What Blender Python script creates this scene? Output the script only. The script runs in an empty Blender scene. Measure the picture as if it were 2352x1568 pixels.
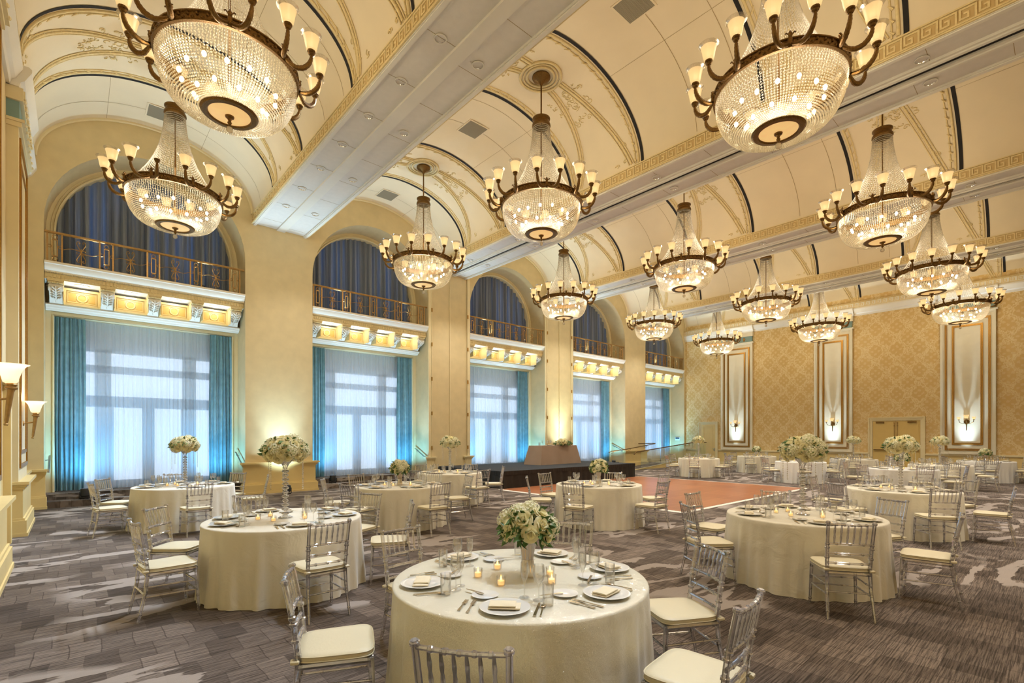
import bpy, math, random
import numpy as np
from mathutils import Vector, Matrix
PI = math.pi
rnd = random.Random(7)
scene = bpy.context.scene
col = scene.collection
LB = {}

# ------------------------------------------------------------------ helpers
def tag(o, label=None, cat=None, group=None, kind=None):
    if label: o['label'] = label
    if cat: o['category'] = cat
    if group: o['group'] = group
    if kind: o['kind'] = kind
    return o

def empty(name, loc=(0, 0, 0), rz=0.0, label=None, cat=None, group=None):
    o = bpy.data.objects.new(name, None)
    o.empty_display_size = .1
    col.objects.link(o)
    o.location = loc
    o.rotation_euler = (0, 0, rz)
    return tag(o, label, cat, group)

KIDS = {}
def setparent(o, p):
    o.parent = p
    KIDS.setdefault(p.name, []).append(o)

def inst(src, name=None, parent=None, loc=None, rot=None, scale=None):
    c = src.copy()
    for k in ('label', 'category', 'group', 'kind'):
        if k in c and parent is not None and src.parent is None: del c[k]
    col.objects.link(c)
    if name: c.name = name
    c.parent = None
    if parent is not None: setparent(c, parent)
    if loc is not None: c.location = loc
    if rot is not None: c.rotation_euler = rot
    if scale is not None: c.scale = scale
    return c

def dup(root, loc, rz=0.0, label=None, cat=None, group=None):
    r = root.copy()
    col.objects.link(r)
    r.location = loc
    r.rotation_euler = (0, 0, rz)
    for ch in KIDS.get(root.name, []):
        c = ch.copy(); col.objects.link(c); setparent(c, r)
        for g in KIDS.get(ch.name, []):
            d = g.copy(); col.objects.link(d); setparent(d, c)
    return tag(r, label, cat, group)

class MB:
    def __init__(s):
        s.v = []; s.f = []
    def add(s, v, f, M=None):
        o = len(s.v)
        if M is not None: v = [tuple(M @ Vector(p)) for p in v]
        s.v += [tuple(p) for p in v]
        s.f += [tuple(i + o for i in q) for q in f]
        return s
    def addnp(s, v, f):
        o = len(s.v)
        s.v += v.tolist(); s.f += (f + o).tolist()
        return s
    def box(s, x0, x1, y0, y1, z0, z1, M=None):
        v = [(x0, y0, z0), (x1, y0, z0), (x1, y1, z0), (x0, y1, z0), (x0, y0, z1), (x1, y0, z1), (x1, y1, z1), (x0, y1, z1)]
        f = [(0, 3, 2, 1), (4, 5, 6, 7), (0, 1, 5, 4), (1, 2, 6, 5), (2, 3, 7, 6), (3, 0, 4, 7)]
        return s.add(v, f, M)
    def lathe(s, prof, n=24, M=None, close=False):
        v = []; f = []
        m = len(prof)
        for k in range(n):
            a = 2 * PI * k / n
            ca, sa = math.cos(a), math.sin(a)
            v += [(r * ca, r * sa, z) for r, z in prof]
        for k in range(n):
            a, b = k * m, ((k + 1) % n) * m
            for i in range(m - 1):
                if prof[i][0] < 1e-6 and prof[i + 1][0] < 1e-6: continue
                if prof[i][0] < 1e-6: f.append((a + i, b + i + 1, a + i + 1))
                elif prof[i + 1][0] < 1e-6: f.append((a + i, b + i, a + i + 1))
                else: f.append((a + i, b + i, b + i + 1, a + i + 1))
            if close: f.append((a + m - 1, b + m - 1, b, a))
        return s.add(v, f, M)
    def tube(s, path, r, n=8, cap=True, M=None, closed=False):
        P = [Vector(p) for p in path]
        m = len(P)
        R = r if isinstance(r, (list, tuple)) else [r] * m
        T = []
        for i in range(m):
            a = P[(i - 1) % m] if closed else P[max(i - 1, 0)]
            b = P[(i + 1) % m] if closed else P[min(i + 1, m - 1)]
            t = b - a
            T.append(t.normalized() if t.length > 1e-9 else Vector((0, 0, 1)))
        up = Vector((0, 0, 1)) if abs(T[0].z) < .9 else Vector((1, 0, 0))
        N = (up - T[0] * up.dot(T[0])).normalized()
        v = []; f = []
        for i in range(m):
            N = N - T[i] * N.dot(T[i])
            N = N.normalized() if N.length > 1e-6 else T[i].orthogonal().normalized()
            B = T[i].cross(N)
            for k in range(n):
                a = 2 * PI * k / n
                v.append(tuple(P[i] + (N * math.cos(a) + B * math.sin(a)) * R[i]))
        for i in range(m if closed else m - 1):
            j = (i + 1) % m
            for k in range(n):
                k2 = (k + 1) % n
                f.append((i * n + k, i * n + k2, j * n + k2, j * n + k))
        if cap and not closed:
            f.append(tuple(range(n - 1, -1, -1)))
            f.append(tuple((m - 1) * n + k for k in range(n)))
        return s.add(v, f, M)
    def grid(s, fn, nu, nv, M=None, wrapu=False):
        v = [fn(i / nu, j / nv) for j in range(nv + 1) for i in range(nu + (0 if wrapu else 1))]
        w = nu if wrapu else nu + 1
        f = []
        for j in range(nv):
            for i in range(nu):
                i2 = (i + 1) % w if wrapu else i + 1
                f.append((j * w + i, j * w + i2, (j + 1) * w + i2, (j + 1) * w + i))
        return s.add(v, f, M)
    def sphere(s, c, r, nu=10, nv=6, sc=(1, 1, 1)):
        prof = [(r * math.sin(PI * k / nv), -r * math.cos(PI * k / nv)) for k in range(nv + 1)]
        prof[0] = (0, -r); prof[-1] = (0, r)
        M = Matrix.Translation(c) @ Matrix.Diagonal((*sc, 1))
        return s.lathe(prof, nu, M)
    def octas(s, C, r, h):
        C = np.asarray(C, float)
        b = np.array([(r, 0, 0), (0, r, 0), (-r, 0, 0), (0, -r, 0), (0, 0, h), (0, 0, -h)])
        fc = np.array([(0, 1, 4), (1, 2, 4), (2, 3, 4), (3, 0, 4), (1, 0, 5), (2, 1, 5), (3, 2, 5), (0, 3, 5)])
        v = (C[:, None, :] + b[None]).reshape(-1, 3)
        f = (fc[None] + (np.arange(len(C)) * 6)[:, None, None]).reshape(-1, 3)
        return s.addnp(v, f)
    def extr(s, poly, axis, a0, a1):
        """extrude a closed 2-D polygon along axis ('x','y','z')"""
        n = len(poly)
        def mk(p, a):
            return {'x': (a, p[0], p[1]), 'y': (p[0], a, p[1]), 'z': (p[0], p[1], a)}[axis]
        v = [mk(p, a0) for p in poly] + [mk(p, a1) for p in poly]
        f = [(i, (i + 1) % n, n + (i + 1) % n, n + i) for i in range(n)]
        f += [tuple(range(n - 1, -1, -1)), tuple(range(n, 2 * n))]
        return s.add(v, f)
    def frame(s, x0, x1, z0, z1, w, y0, y1):
        """rectangular picture-frame in the xz plane"""
        s.box(x0, x0 + w, y0, y1, z0, z1); s.box(x1 - w, x1, y0, y1, z0, z1)
        s.box(x0 + w, x1 - w, y0, y1, z0, z0 + w); s.box(x0 + w, x1 - w, y0, y1, z1 - w, z1)
        return s
    def mesh(s, name, smooth=.6):
        me = bpy.data.meshes.new(name)
        me.from_pydata(s.v, [], s.f)
        me.update()
        if smooth:
            me.polygons.foreach_set('use_smooth', [True] * len(me.polygons))
            me.set_sharp_from_angle(angle=smooth)
        return me
    def build(s, name, mt, parent=None, smooth=.6, loc=None, fix=False):
        me = s.mesh(name, smooth)
        if fix:
            import bmesh
            bm = bmesh.new(); bm.from_mesh(me)
            bmesh.ops.recalc_face_normals(bm, faces=bm.faces)
            bm.to_mesh(me); bm.free()
        me.materials.append(mt)
        o = bpy.data.objects.new(name, me)
        col.objects.link(o)
        if parent is not None: setparent(o, parent)
        if loc: o.location = loc
        return o

def struct(mb, name, mt, smooth=.6, **k):
    return tag(mb.build(name, mt, None, smooth, **k), kind='structure')

# ------------------------------------------------------------------ materials
def srgb(r, g, b):
    return tuple(((c / 255) / 12.92 if c / 255 <= .04045 else ((c / 255 + .055) / 1.055) ** 2.4) for c in (r, g, b)) + (1,)

def nt(name):
    m = bpy.data.materials.new(name); m.use_nodes = True
    t = m.node_tree; t.nodes.clear()
    return m, t, t.nodes, t.links

def N(ns, typ, **k):
    n = ns.new('ShaderNode' + typ)
    for a, b in k.items():
        if a == 'inp':
            for i, val in b.items(): n.inputs[i].default_value = val
        else: setattr(n, a, b)
    return n

def pbr(name, c, rough=.5, metal=0.0, spec=.5, bump=0, bscale=60, var=0, vscale=4, emit=None, es=0, coat=0, sheen=0):
    m, t, ns, L = nt(name)
    p = N(ns, 'BsdfPrincipled', inp={'Base Color': c, 'Roughness': rough, 'Metallic': metal, 'Specular IOR Level': spec, 'Coat Weight': coat, 'Sheen Weight': sheen})
    o = N(ns, 'OutputMaterial'); L.new(p.outputs[0], o.inputs[0])
    if var or bump:
        tc = N(ns, 'TexCoord')
    if var:
        nz = N(ns, 'TexNoise', inp={'Scale': vscale, 'Detail': 5})
        L.new(tc.outputs['Object'], nz.inputs['Vector'])
        mx = N(ns, 'MixRGB', blend_type='MULTIPLY', inp={'Fac': 1, 'Color1': c})
        rp = N(ns, 'ValToRGB')
        rp.color_ramp.elements[0].position = .3; rp.color_ramp.elements[1].position = .7
        a = 1 - var
        rp.color_ramp.elements[0].color = (a, a, a, 1); rp.color_ramp.elements[1].color = (1, 1, 1, 1)
        L.new(nz.outputs['Fac'], rp.inputs[0]); L.new(rp.outputs[0], mx.inputs['Color2']); L.new(mx.outputs[0], p.inputs['Base Color'])
    if bump:
        nb = N(ns, 'TexNoise', inp={'Scale': bscale, 'Detail': 3})
        L.new(tc.outputs['Object'], nb.inputs['Vector'])
        b = N(ns, 'Bump', inp={'Strength': bump, 'Distance': .01})
        L.new(nb.outputs['Fac'], b.inputs['Height']); L.new(b.outputs[0], p.inputs['Normal'])
    if emit:
        p.inputs['Emission Color'].default_value = emit; p.inputs['Emission Strength'].default_value = es
    return m

def emis(name, c, s):
    m, t, ns, L = nt(name)
    e = N(ns, 'Emission', inp={'Color': c, 'Strength': s}); o = N(ns, 'OutputMaterial'); L.new(e.outputs[0], o.inputs[0])
    m.cycles.emission_sampling = 'NONE'
    return m

def clear(name, trans, tw=.6, gw=.3, dw=.1, dcol=(.9, .9, .95, 1), rough=.06, translucent=False, emit=None, es=0, edge=0.0):
    """thin clear stuff: straight-through transparency mixed with gloss and a little body colour; edge paints in pale rim highlights"""
    m, t, ns, L = nt(name)
    T = N(ns, 'BsdfTransparent', inp={'Color': trans})
    G = N(ns, 'BsdfGlossy', inp={'Color': (1, 1, 1, 1), 'Roughness': rough})
    D = N(ns, 'BsdfTranslucent' if translucent else 'BsdfDiffuse', inp={'Color': dcol})
    fr = N(ns, 'Fresnel', inp={'IOR': 1.5})
    mp = N(ns, 'MapRange', inp={'From Min': 0.04, 'From Max': .6, 'To Min': gw * .55, 'To Max': min(.95, gw * 2.2)})
    L.new(fr.outputs[0], mp.inputs['Value'])
    m1 = N(ns, 'MixShader')
    lw = N(ns, 'LayerWeight', inp={'Blend': .5})
    pw = N(ns, 'Math', operation='POWER', inp={1: 2.5}); L.new(lw.outputs['Facing'], pw.inputs[0])
    b0 = dw / (tw + dw)
    em = N(ns, 'MapRange', inp={'To Min': b0 * (1 - edge), 'To Max': min(.95, b0 * (1 - edge) + edge)}); L.new(pw.outputs[0], em.inputs['Value'])  # paler body colour at grazing angles, painted in as edge highlights
    L.new(em.outputs[0], m1.inputs['Fac'])
    L.new(T.outputs[0], m1.inputs[1]); L.new(D.outputs[0], m1.inputs[2])
    m2 = N(ns, 'MixShader')
    L.new(mp.outputs[0], m2.inputs['Fac']); L.new(m1.outputs[0], m2.inputs[1]); L.new(G.outputs[0], m2.inputs[2])
    o = N(ns, 'OutputMaterial')
    out = m2
    if emit:
        e = N(ns, 'Emission', inp={'Color': emit, 'Strength': es}); ad = N(ns, 'AddShader')
        L.new(m2.outputs[0], ad.inputs[0]); L.new(e.outputs[0], ad.inputs[1]); out = ad
        m.cycles.emission_sampling = 'NONE'
    L.new(out.outputs[0], o.inputs[0])
    return m

def cloth(name, c, tr=.0, tl=.3, tint=None, fine=900, var=.12):
    """woven cloth: diffuse + translucent + see-through share"""
    m, t, ns, L = nt(name)
    tc = N(ns, 'TexCoord')
    nz = N(ns, 'TexNoise', inp={'Scale': 6, 'Detail': 6}); L.new(tc.outputs['Object'], nz.inputs['Vector'])
    rp = N(ns, 'ValToRGB')
    a = 1 - var
    rp.color_ramp.elements[0].color = (c[0] * a, c[1] * a, c[2] * a, 1); rp.color_ramp.elements[1].color = c
    rp.color_ramp.elements[0].position = .3; rp.color_ramp.elements[1].position = .7
    L.new(nz.outputs['Fac'], rp.inputs[0])
    D = N(ns, 'BsdfPrincipled', inp={'Roughness': .75, 'Specular IOR Level': .2, 'Sheen Weight': .3}); L.new(rp.outputs[0], D.inputs['Base Color'])
    T = N(ns, 'BsdfTranslucent', inp={'Color': tint or c})
    m1 = N(ns, 'MixShader', inp={'Fac': tl}); L.new(D.outputs[0], m1.inputs[1]); L.new(T.outputs[0], m1.inputs[2])
    o = N(ns, 'OutputMaterial'); out = m1
    if tr:
        X = N(ns, 'BsdfTransparent'); m2 = N(ns, 'MixShader', inp={'Fac': tr}); L.new(m1.outputs[0], m2.inputs[1]); L.new(X.outputs[0], m2.inputs[2]); out = m2
    L.new(out.outputs[0], o.inputs[0])
    return m

M = {}
M['wall'] = pbr('cream_plaster', srgb(227, 207, 160), .75, var=.10, vscale=3, bump=.15, bscale=90)
M['arch'] = pbr('arch_plaster', srgb(214, 194, 150), .8, var=.08, vscale=4)
M['plinth'] = pbr('plinth_paint', srgb(232, 206, 142), .45, var=.05)
M['vault'] = pbr('vault_plaster', srgb(236, 220, 188), .85, var=.06, vscale=1.5)
M['beam'] = pbr('beam_panel', srgb(236, 230, 220), .8, var=.05, vscale=8, bump=.2, bscale=120)
M['white'] = pbr('white_trim', srgb(240, 234, 220), .5, var=.03)
M['cream_trim'] = pbr('cream_trim', srgb(238, 222, 178), .5, var=.05)
M['key'] = pbr('key_band', srgb(206, 178, 124), .8)
M['relief'] = pbr('gilded_plaster', srgb(236, 214, 160), .6, var=.15, vscale=20)
M['gold'] = pbr('gold_leaf', srgb(176, 128, 52), .42, metal=.65, var=.3, vscale=40)
M['dark'] = pbr('black_slot', (.012, .01, .01, 1), .8)
M['seam'] = pbr('panel_seam', srgb(176, 152, 112), .9)
M['blue_panel'] = pbr('blue_grey_panel', srgb(130, 160, 158), .6)
M['bronze'] = pbr('antique_bronze', srgb(132, 98, 50), .36, metal=.8, var=.45, vscale=60, bump=.5, bscale=80)
M['brass'] = pbr('rail_brass', srgb(186, 146, 86), .4, metal=.55, var=.25, vscale=20)
M['silver'] = pbr('silver', (.72, .66, .56, 1), .18, metal=1)
M['steel'] = pbr('brushed_steel', (.5, .48, .45, 1), .35, metal=1)
M['black'] = pbr('black_metal', (.012, .012, .014, 1), .4)
M['vent'] = pbr('vent_grey', srgb(150, 142, 122), .7)
M['chrome'] = pbr('reflector', (.8, .8, .82, 1), .12, metal=1)
M['crystal'] = clear('crystal_beads', (1, .96, .88, 1), .46, .34, .32, (1, .90, .70, 1), .07, True)
M['tent'] = clear('crystal_chain', (1, .97, .92, 1), .55, .30, .25, (.8, .74, .62, 1), .12)
M['acrylic'] = clear('clear_acrylic', (.965, .96, .99, 1), .78, .55, .20, (.96, .95, 1, 1), .05, edge=.62)
M['glass'] = clear('table_glass', (.985, .985, .98, 1), .96, .20, .015, (.95, .95, .95, 1), .03, edge=.28)
M['vase_clear'] = clear('vase_acrylic', (.98, .97, .96, 1), .80, .42, .10, (1, .97, .93, 1), .05, edge=.5)
M['gold_glass'] = clear('gold_glass', (.72, .48, .16, 1), .55, .4, .22, (.72, .50, .18, 1), .08)
M['rail_glass'] = clear('rail_glass', (.86, .95, .93, 1), .9, .2, .03, (.8, .95, .9, 1), .02)
M['pane'] = clear('window_pane', (.97, .98, 1, 1), .97, .12, .0001, (1, 1, 1, 1), .02)
M['shade'] = clear('frosted_shade', (1, .95, .85, 1), .15, .12, .7, (.66, .56, .40, 1), .25, True, emit=srgb(255, 220, 160), es=.34)
M['shade_rim'] = clear('shade_rim', (1, .97, .92, 1), .75, .25, .10, (.75, .70, .60, 1), .2, True)
M['shade_bright'] = clear('bright_frosted_shade', (1, .95, .85, 1), .15, .12, .7, (.70, .64, .54, 1), .25, True, emit=srgb(255, 226, 180), es=.42)
M['core'] = emis('lamp_core', srgb(255, 238, 200), 4)
M['bulb'] = emis('bulb_glow', srgb(255, 240, 205), 10)
M['flame'] = emis('candle_flame', srgb(255, 205, 110), 5)
M['lens'] = emis('led_lens', srgb(235, 240, 255), 6)
M['corbel_lens'] = emis('downlight_lens', srgb(255, 246, 222), 9)
M['alabaster'] = pbr('alabaster', srgb(236, 205, 150), .4, var=.18, vscale=9, emit=srgb(255, 205, 130), es=.6)
M['wax'] = pbr('wax', srgb(255, 240, 205), .5, emit=srgb(255, 190, 90), es=.9)
for k in ('wax', 'alabaster'): M[k].cycles.emission_sampling = 'NONE'
M['china'] = pbr('white_china', (.80, .77, .70, 1), .14, coat=.4)
M['napkin'] = pbr('napkin_cloth', srgb(236, 222, 190), .85, bump=.3, bscale=300)
M['cushion'] = pbr('cream_vinyl', srgb(228, 216, 182), .42, var=.04, bump=.1, bscale=60)
M['drape'] = cloth('teal_drape', srgb(132, 178, 192), tl=.12, var=.3)
def fold_glow_drape():
    m, t, ns, L = nt('slate_drape')
    tc = N(ns, 'TexCoord'); mp = N(ns, 'Mapping', inp={'Scale': (3.2, 0, .06)}); L.new(tc.outputs['Object'], mp.inputs['Vector'])
    nz = N(ns, 'TexNoise', inp={'Scale': 1.6, 'Detail': 3}); L.new(mp.outputs[0], nz.inputs['Vector'])
    rp = N(ns, 'ValToRGB'); rp.color_ramp.elements[0].position = .48; rp.color_ramp.elements[1].position = .62
    rp.color_ramp.elements[0].color = (.02, .02, .02, 1); rp.color_ramp.elements[1].color = (.20, .20, .20, 1); L.new(nz.outputs['Fac'], rp.inputs[0])  # translucent bands painted in to imitate blue daylight leaking through the folds
    D = N(ns, 'BsdfPrincipled', inp={'Base Color': srgb(122, 128, 138), 'Roughness': .6, 'Sheen Weight': .3})
    T = N(ns, 'BsdfTranslucent', inp={'Color': (.04, .14, .34, 1)})
    mx = N(ns, 'MixShader'); L.new(rp.outputs[0], mx.inputs['Fac']); L.new(D.outputs[0], mx.inputs[1]); L.new(T.outputs[0], mx.inputs[2])
    o = N(ns, 'OutputMaterial'); L.new(mx.outputs[0], o.inputs[0])
    return m
M['drape_up'] = fold_glow_drape()
M['sheer'] = cloth('sheer_voile', srgb(218, 225, 234), tr=.30, tl=.42, tint=(.68, .83, 1, 1), var=.05)
M['frame_white'] = pbr('window_paint', srgb(222, 222, 220), .5)
M['skirt'] = pbr('black_skirt', (.014, .012, .010, 1), .6, var=.3, vscale=10)
M['deck'] = pbr('stage_carpet', srgb(44, 46, 50), .95, bump=.3, bscale=200)
M['taupe'] = pbr('taupe_cloth', srgb(156, 128, 104), .5, var=.1, vscale=3, sheen=.3)
M['leaf'] = pbr('leaf_green', srgb(92, 128, 62), .5, var=.5, vscale=25)
M['moss'] = pbr('pale_green', srgb(120, 148, 70), .6, var=.4, vscale=30)
M['rose'] = cloth('rose_cream', srgb(254, 245, 202), tl=.4, tint=srgb(255, 244, 190), var=.08)
M['hydr'] = cloth('hydrangea_ivory', srgb(250, 244, 212), tl=.3, tint=srgb(252, 244, 205), var=.12)
M['hydr_core'] = pbr('hydrangea_core', srgb(206, 208, 150), .7)  # darker than the petals: shade in the floret gaps put into colour
M['stem'] = pbr('stem_green', srgb(90, 120, 50), .6)
M['door'] = pbr('door_paint', srgb(232, 205, 140), .45, var=.05)
M['door2'] = pbr('ochre_door', srgb(224, 192, 116), .45, var=.05)
M['panel_cream'] = pbr('panel_cream', srgb(238, 229, 205), .7, var=.05)
M['ochre'] = pbr('ochre_panel', srgb(240, 214, 150), .6)
M['ochre_deep'] = pbr('ochre_inset', srgb(222, 184, 100), .6)
M['plate_white'] = pbr('plastic_white', srgb(236, 236, 232), .4)
M['screen_dark'] = pbr('panel_screen', (.03, .05, .07, 1), .3)

def linen(name, base, spark=False):
    m, t, ns, L = nt(name)
    tc = N(ns, 'TexCoord')
    nz = N(ns, 'TexNoise', inp={'Scale': 3, 'Detail': 8}); L.new(tc.outputs['Object'], nz.inputs['Vector'])
    mx = N(ns, 'MixRGB', inp={'Color1': tuple(c * .88 for c in base[:3]) + (1,), 'Color2': base}); L.new(nz.outputs['Fac'], mx.inputs['Fac'])
    p = N(ns, 'BsdfPrincipled', inp={'Roughness': .6, 'Sheen Weight': .4, 'Specular IOR Level': .35}); L.new(mx.outputs[0], p.inputs['Base Color'])
    o = N(ns, 'OutputMaterial'); L.new(p.outputs[0], o.inputs[0])
    wb = N(ns, 'TexNoise', inp={'Scale': 260, 'Detail': 2}); L.new(tc.outputs['Object'], wb.inputs['Vector'])
    b = N(ns, 'Bump', inp={'Strength': .25, 'Distance': .004}); L.new(wb.outputs['Fac'], b.inputs['Height'])
    wr = N(ns, 'TexNoise', inp={'Scale': 4.5, 'Detail': 4, 'Distortion': 1.2}); L.new(tc.outputs['Object'], wr.inputs['Vector'])
    b2 = N(ns, 'Bump', inp={'Strength': .35, 'Distance': .03}); L.new(wr.outputs['Fac'], b2.inputs['Height']); L.new(b.outputs[0], b2.inputs['Normal']); L.new(b2.outputs[0], p.inputs['Normal'])
    if spark:
        # sequins: tiny tilted mirror flakes
        vo = N(ns, 'TexVoronoi', feature='F1', inp={'Scale': 380, 'Randomness': 1}); L.new(tc.outputs['Object'], vo.inputs['Vector'])
        sb = N(ns, 'VectorMath', operation='SUBTRACT', inp={1: (.5, .5, .5)}); L.new(vo.outputs['Color'], sb.inputs[0])
        sc = N(ns, 'VectorMath', operation='SCALE', inp={'Scale': 1.0}); L.new(sb.outputs[0], sc.inputs[0])
        ge = N(ns, 'NewGeometry'); ad = N(ns, 'VectorMath', operation='ADD'); L.new(ge.outputs['Normal'], ad.inputs[0]); L.new(sc.outputs[0], ad.inputs[1])
        no = N(ns, 'VectorMath', operation='NORMALIZE'); L.new(ad.outputs[0], no.inputs[0])
        g = N(ns, 'BsdfGlossy', inp={'Color': (.95, .9, .78, 1), 'Roughness': .12}); L.new(no.outputs[0], g.inputs['Normal'])
        ms = N(ns, 'MixShader', inp={'Fac': .24}); L.new(p.outputs[0], ms.inputs[1]); L.new(g.outputs[0], ms.inputs[2]); L.new(ms.outputs[0], o.inputs[0])
    return m
M['linen'] = linen('champagne_linen', srgb(240, 231, 208))
M['linen_w'] = linen('white_linen', srgb(246, 242, 234))
M['sequin'] = linen('sequin_linen', srgb(238, 232, 208), True)

def carpet():
    m, t, ns, L = nt('patterned_carpet')
    tc = N(ns, 'TexCoord')
    P = tc.outputs['Object']
    # wobble
    wn = N(ns, 'TexNoise', inp={'Scale': 1.6, 'Detail': 3}); L.new(P, wn.inputs['Vector'])
    ws = N(ns, 'VectorMath', operation='SCALE', inp={'Scale': .075}); L.new(wn.outputs['Color'], ws.inputs[0])
    wa = N(ns, 'VectorMath', operation='ADD'); L.new(P, wa.inputs[0]); L.new(ws.outputs[0], wa.inputs[1])
    br = N(ns, 'TexBrick', offset=.5, inp={'Color1': (.205, .176, .154, 1), 'Color2': (.075, .062, .053, 1), 'Mortar': (.10, .084, .073, 1), 'Scale': 1, 'Mortar Size': .006, 'Mortar Smooth': .6, 'Bias': -.1, 'Brick Width': .21, 'Row Height': .34})
    rt = N(ns, 'Mapping', inp={'Rotation': (0, 0, 0)}); L.new(wa.outputs[0], rt.inputs['Vector'])
    L.new(rt.outputs[0], br.inputs['Vector'])
    # fine woven stripes
    mpg = N(ns, 'Mapping', inp={'Rotation': (0, 0, .12), 'Scale': (1.8, 62, 1)}); L.new(P, mpg.inputs['Vector'])
    sn = N(ns, 'TexNoise', inp={'Scale': 1.6, 'Detail': 3, 'Roughness': .7}); L.new(mpg.outputs[0], sn.inputs['Vector'])
    sr = N(ns, 'ValToRGB'); sr.color_ramp.elements[0].position = .40; sr.color_ramp.elements[1].position = .58
    sr.color_ramp.elements[0].color = (.36, .34, .32, 1); sr.color_ramp.elements[1].color = (1.4, 1.35, 1.3, 1)
    L.new(sn.outputs['Fac'], sr.inputs[0])
    m1 = N(ns, 'MixRGB', blend_type='MULTIPLY', inp={'Fac': .9}); L.new(br.outputs['Color'], m1.inputs['Color1']); L.new(sr.outputs[0], m1.inputs['Color2'])
    # large tonal drift
    ln = N(ns, 'TexNoise', inp={'Scale': .35, 'Detail': 3}); L.new(P, ln.inputs['Vector'])
    lr = N(ns, 'ValToRGB'); lr.color_ramp.elements[0].position = .38; lr.color_ramp.elements[1].position = .62
    lr.color_ramp.elements[0].color = (.66, .57, .48, 1); lr.color_ramp.elements[1].color = (1.15, 1.1, 1.08, 1)
    L.new(ln.outputs['Fac'], lr.inputs[0])
    m2 = N(ns, 'MixRGB', blend_type='MULTIPLY', inp={'Fac': .85}); L.new(m1.outputs[0], m2.inputs['Color1']); L.new(lr.outputs[0], m2.inputs['Color2'])
    # pale river-like streaks
    mp2 = N(ns, 'Mapping', inp={'Rotation': (0, 0, .5), 'Scale': (.32, .95, 1)}); L.new(P, mp2.inputs['Vector'])
    rn = N(ns, 'TexNoise', inp={'Scale': 1.15, 'Detail': 6, 'Roughness': .52, 'Distortion': .35}); L.new(mp2.outputs[0], rn.inputs['Vector'])
    sb = N(ns, 'Math', operation='SUBTRACT', inp={1: .5}); L.new(rn.outputs['Fac'], sb.inputs[0])
    ab = N(ns, 'Math', operation='ABSOLUTE'); L.new(sb.outputs[0], ab.inputs[0])
    rr = N(ns, 'ValToRGB'); rr.color_ramp.elements[0].position = .027; rr.color_ramp.elements[1].position = .031
    rr.color_ramp.elements[0].color = (1, 1, 1, 1); rr.color_ramp.elements[1].color = (0, 0, 0, 1)
    L.new(ab.outputs[0], rr.inputs[0])
    bn = N(ns, 'TexNoise', inp={'Scale': .42, 'Detail': 1}); L.new(P, bn.inputs['Vector'])
    bg = N(ns, 'ValToRGB'); bg.color_ramp.elements[0].position = .47; bg.color_ramp.elements[1].position = .50
    L.new(bn.outputs['Fac'], bg.inputs[0])
    mm = N(ns, 'Math', operation='MULTIPLY'); L.new(rr.outputs[0], mm.inputs[0]); L.new(bg.outputs[0], mm.inputs[1])
    m8 = N(ns, 'Math', operation='MULTIPLY', inp={1: .85}); L.new(mm.outputs[0], m8.inputs[0])
    sp = N(ns, 'TexNoise', inp={'Scale': 220, 'Detail': 2}); L.new(P, sp.inputs['Vector'])
    pc = N(ns, 'MixRGB', inp={'Color1': (.33, .275, .235, 1), 'Color2': (.45, .385, .335, 1)}); L.new(sp.outputs['Fac'], pc.inputs['Fac'])
    m3 = N(ns, 'MixRGB'); L.new(m8.outputs[0], m3.inputs['Fac']); L.new(m2.outputs[0], m3.inputs['Color1']); L.new(pc.outputs[0], m3.inputs['Color2'])
    p = N(ns, 'BsdfPrincipled', inp={'Roughness': .9, 'Specular IOR Level': .2}); L.new(m3.outputs[0], p.inputs['Base Color'])
    b = N(ns, 'Bump', inp={'Strength': .4, 'Distance': .004}); L.new(sp.outputs['Fac'], b.inputs['Height']); L.new(b.outputs[0], p.inputs['Normal'])
    o = N(ns, 'OutputMaterial'); L.new(p.outputs[0], o.inputs[0])
    return m
M['carpet'] = carpet()

def parquet():
    m, t, ns, L = nt('parquet')
    tc = N(ns, 'TexCoord')
    br = N(ns, 'TexBrick', offset=0, inp={'Color1': srgb(176, 110, 70), 'Color2': srgb(158, 94, 58), 'Mortar': srgb(200, 140, 96), 'Scale': 1, 'Mortar Size': .006, 'Brick Width': .92, 'Row Height': .92})
    L.new(tc.outputs['Object'], br.inputs['Vector'])
    mp = N(ns, 'Mapping', inp={'Scale': (2, 30, 1)}); L.new(tc.outputs['Object'], mp.inputs['Vector'])
    nz = N(ns, 'TexNoise', inp={'Scale': 1, 'Detail': 4}); L.new(mp.outputs[0], nz.inputs['Vector'])
    rp = N(ns, 'ValToRGB'); rp.color_ramp.elements[0].color = (.75, .72, .7, 1); rp.color_ramp.elements[1].color = (1.1, 1.1, 1.1, 1)
    L.new(nz.outputs['Fac'], rp.inputs[0])
    mx = N(ns, 'MixRGB', blend_type='MULTIPLY', inp={'Fac': .8}); L.new(br.outputs['Color'], mx.inputs['Color1']); L.new(rp.outputs[0], mx.inputs['Color2'])
    p = N(ns, 'BsdfPrincipled', inp={'Roughness': .32, 'Specular IOR Level': .5}); L.new(mx.outputs[0], p.inputs['Base Color'])
    o = N(ns, 'OutputMaterial'); L.new(p.outputs[0], o.inputs[0])
    return m
M['parquet'] = parquet()

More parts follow.
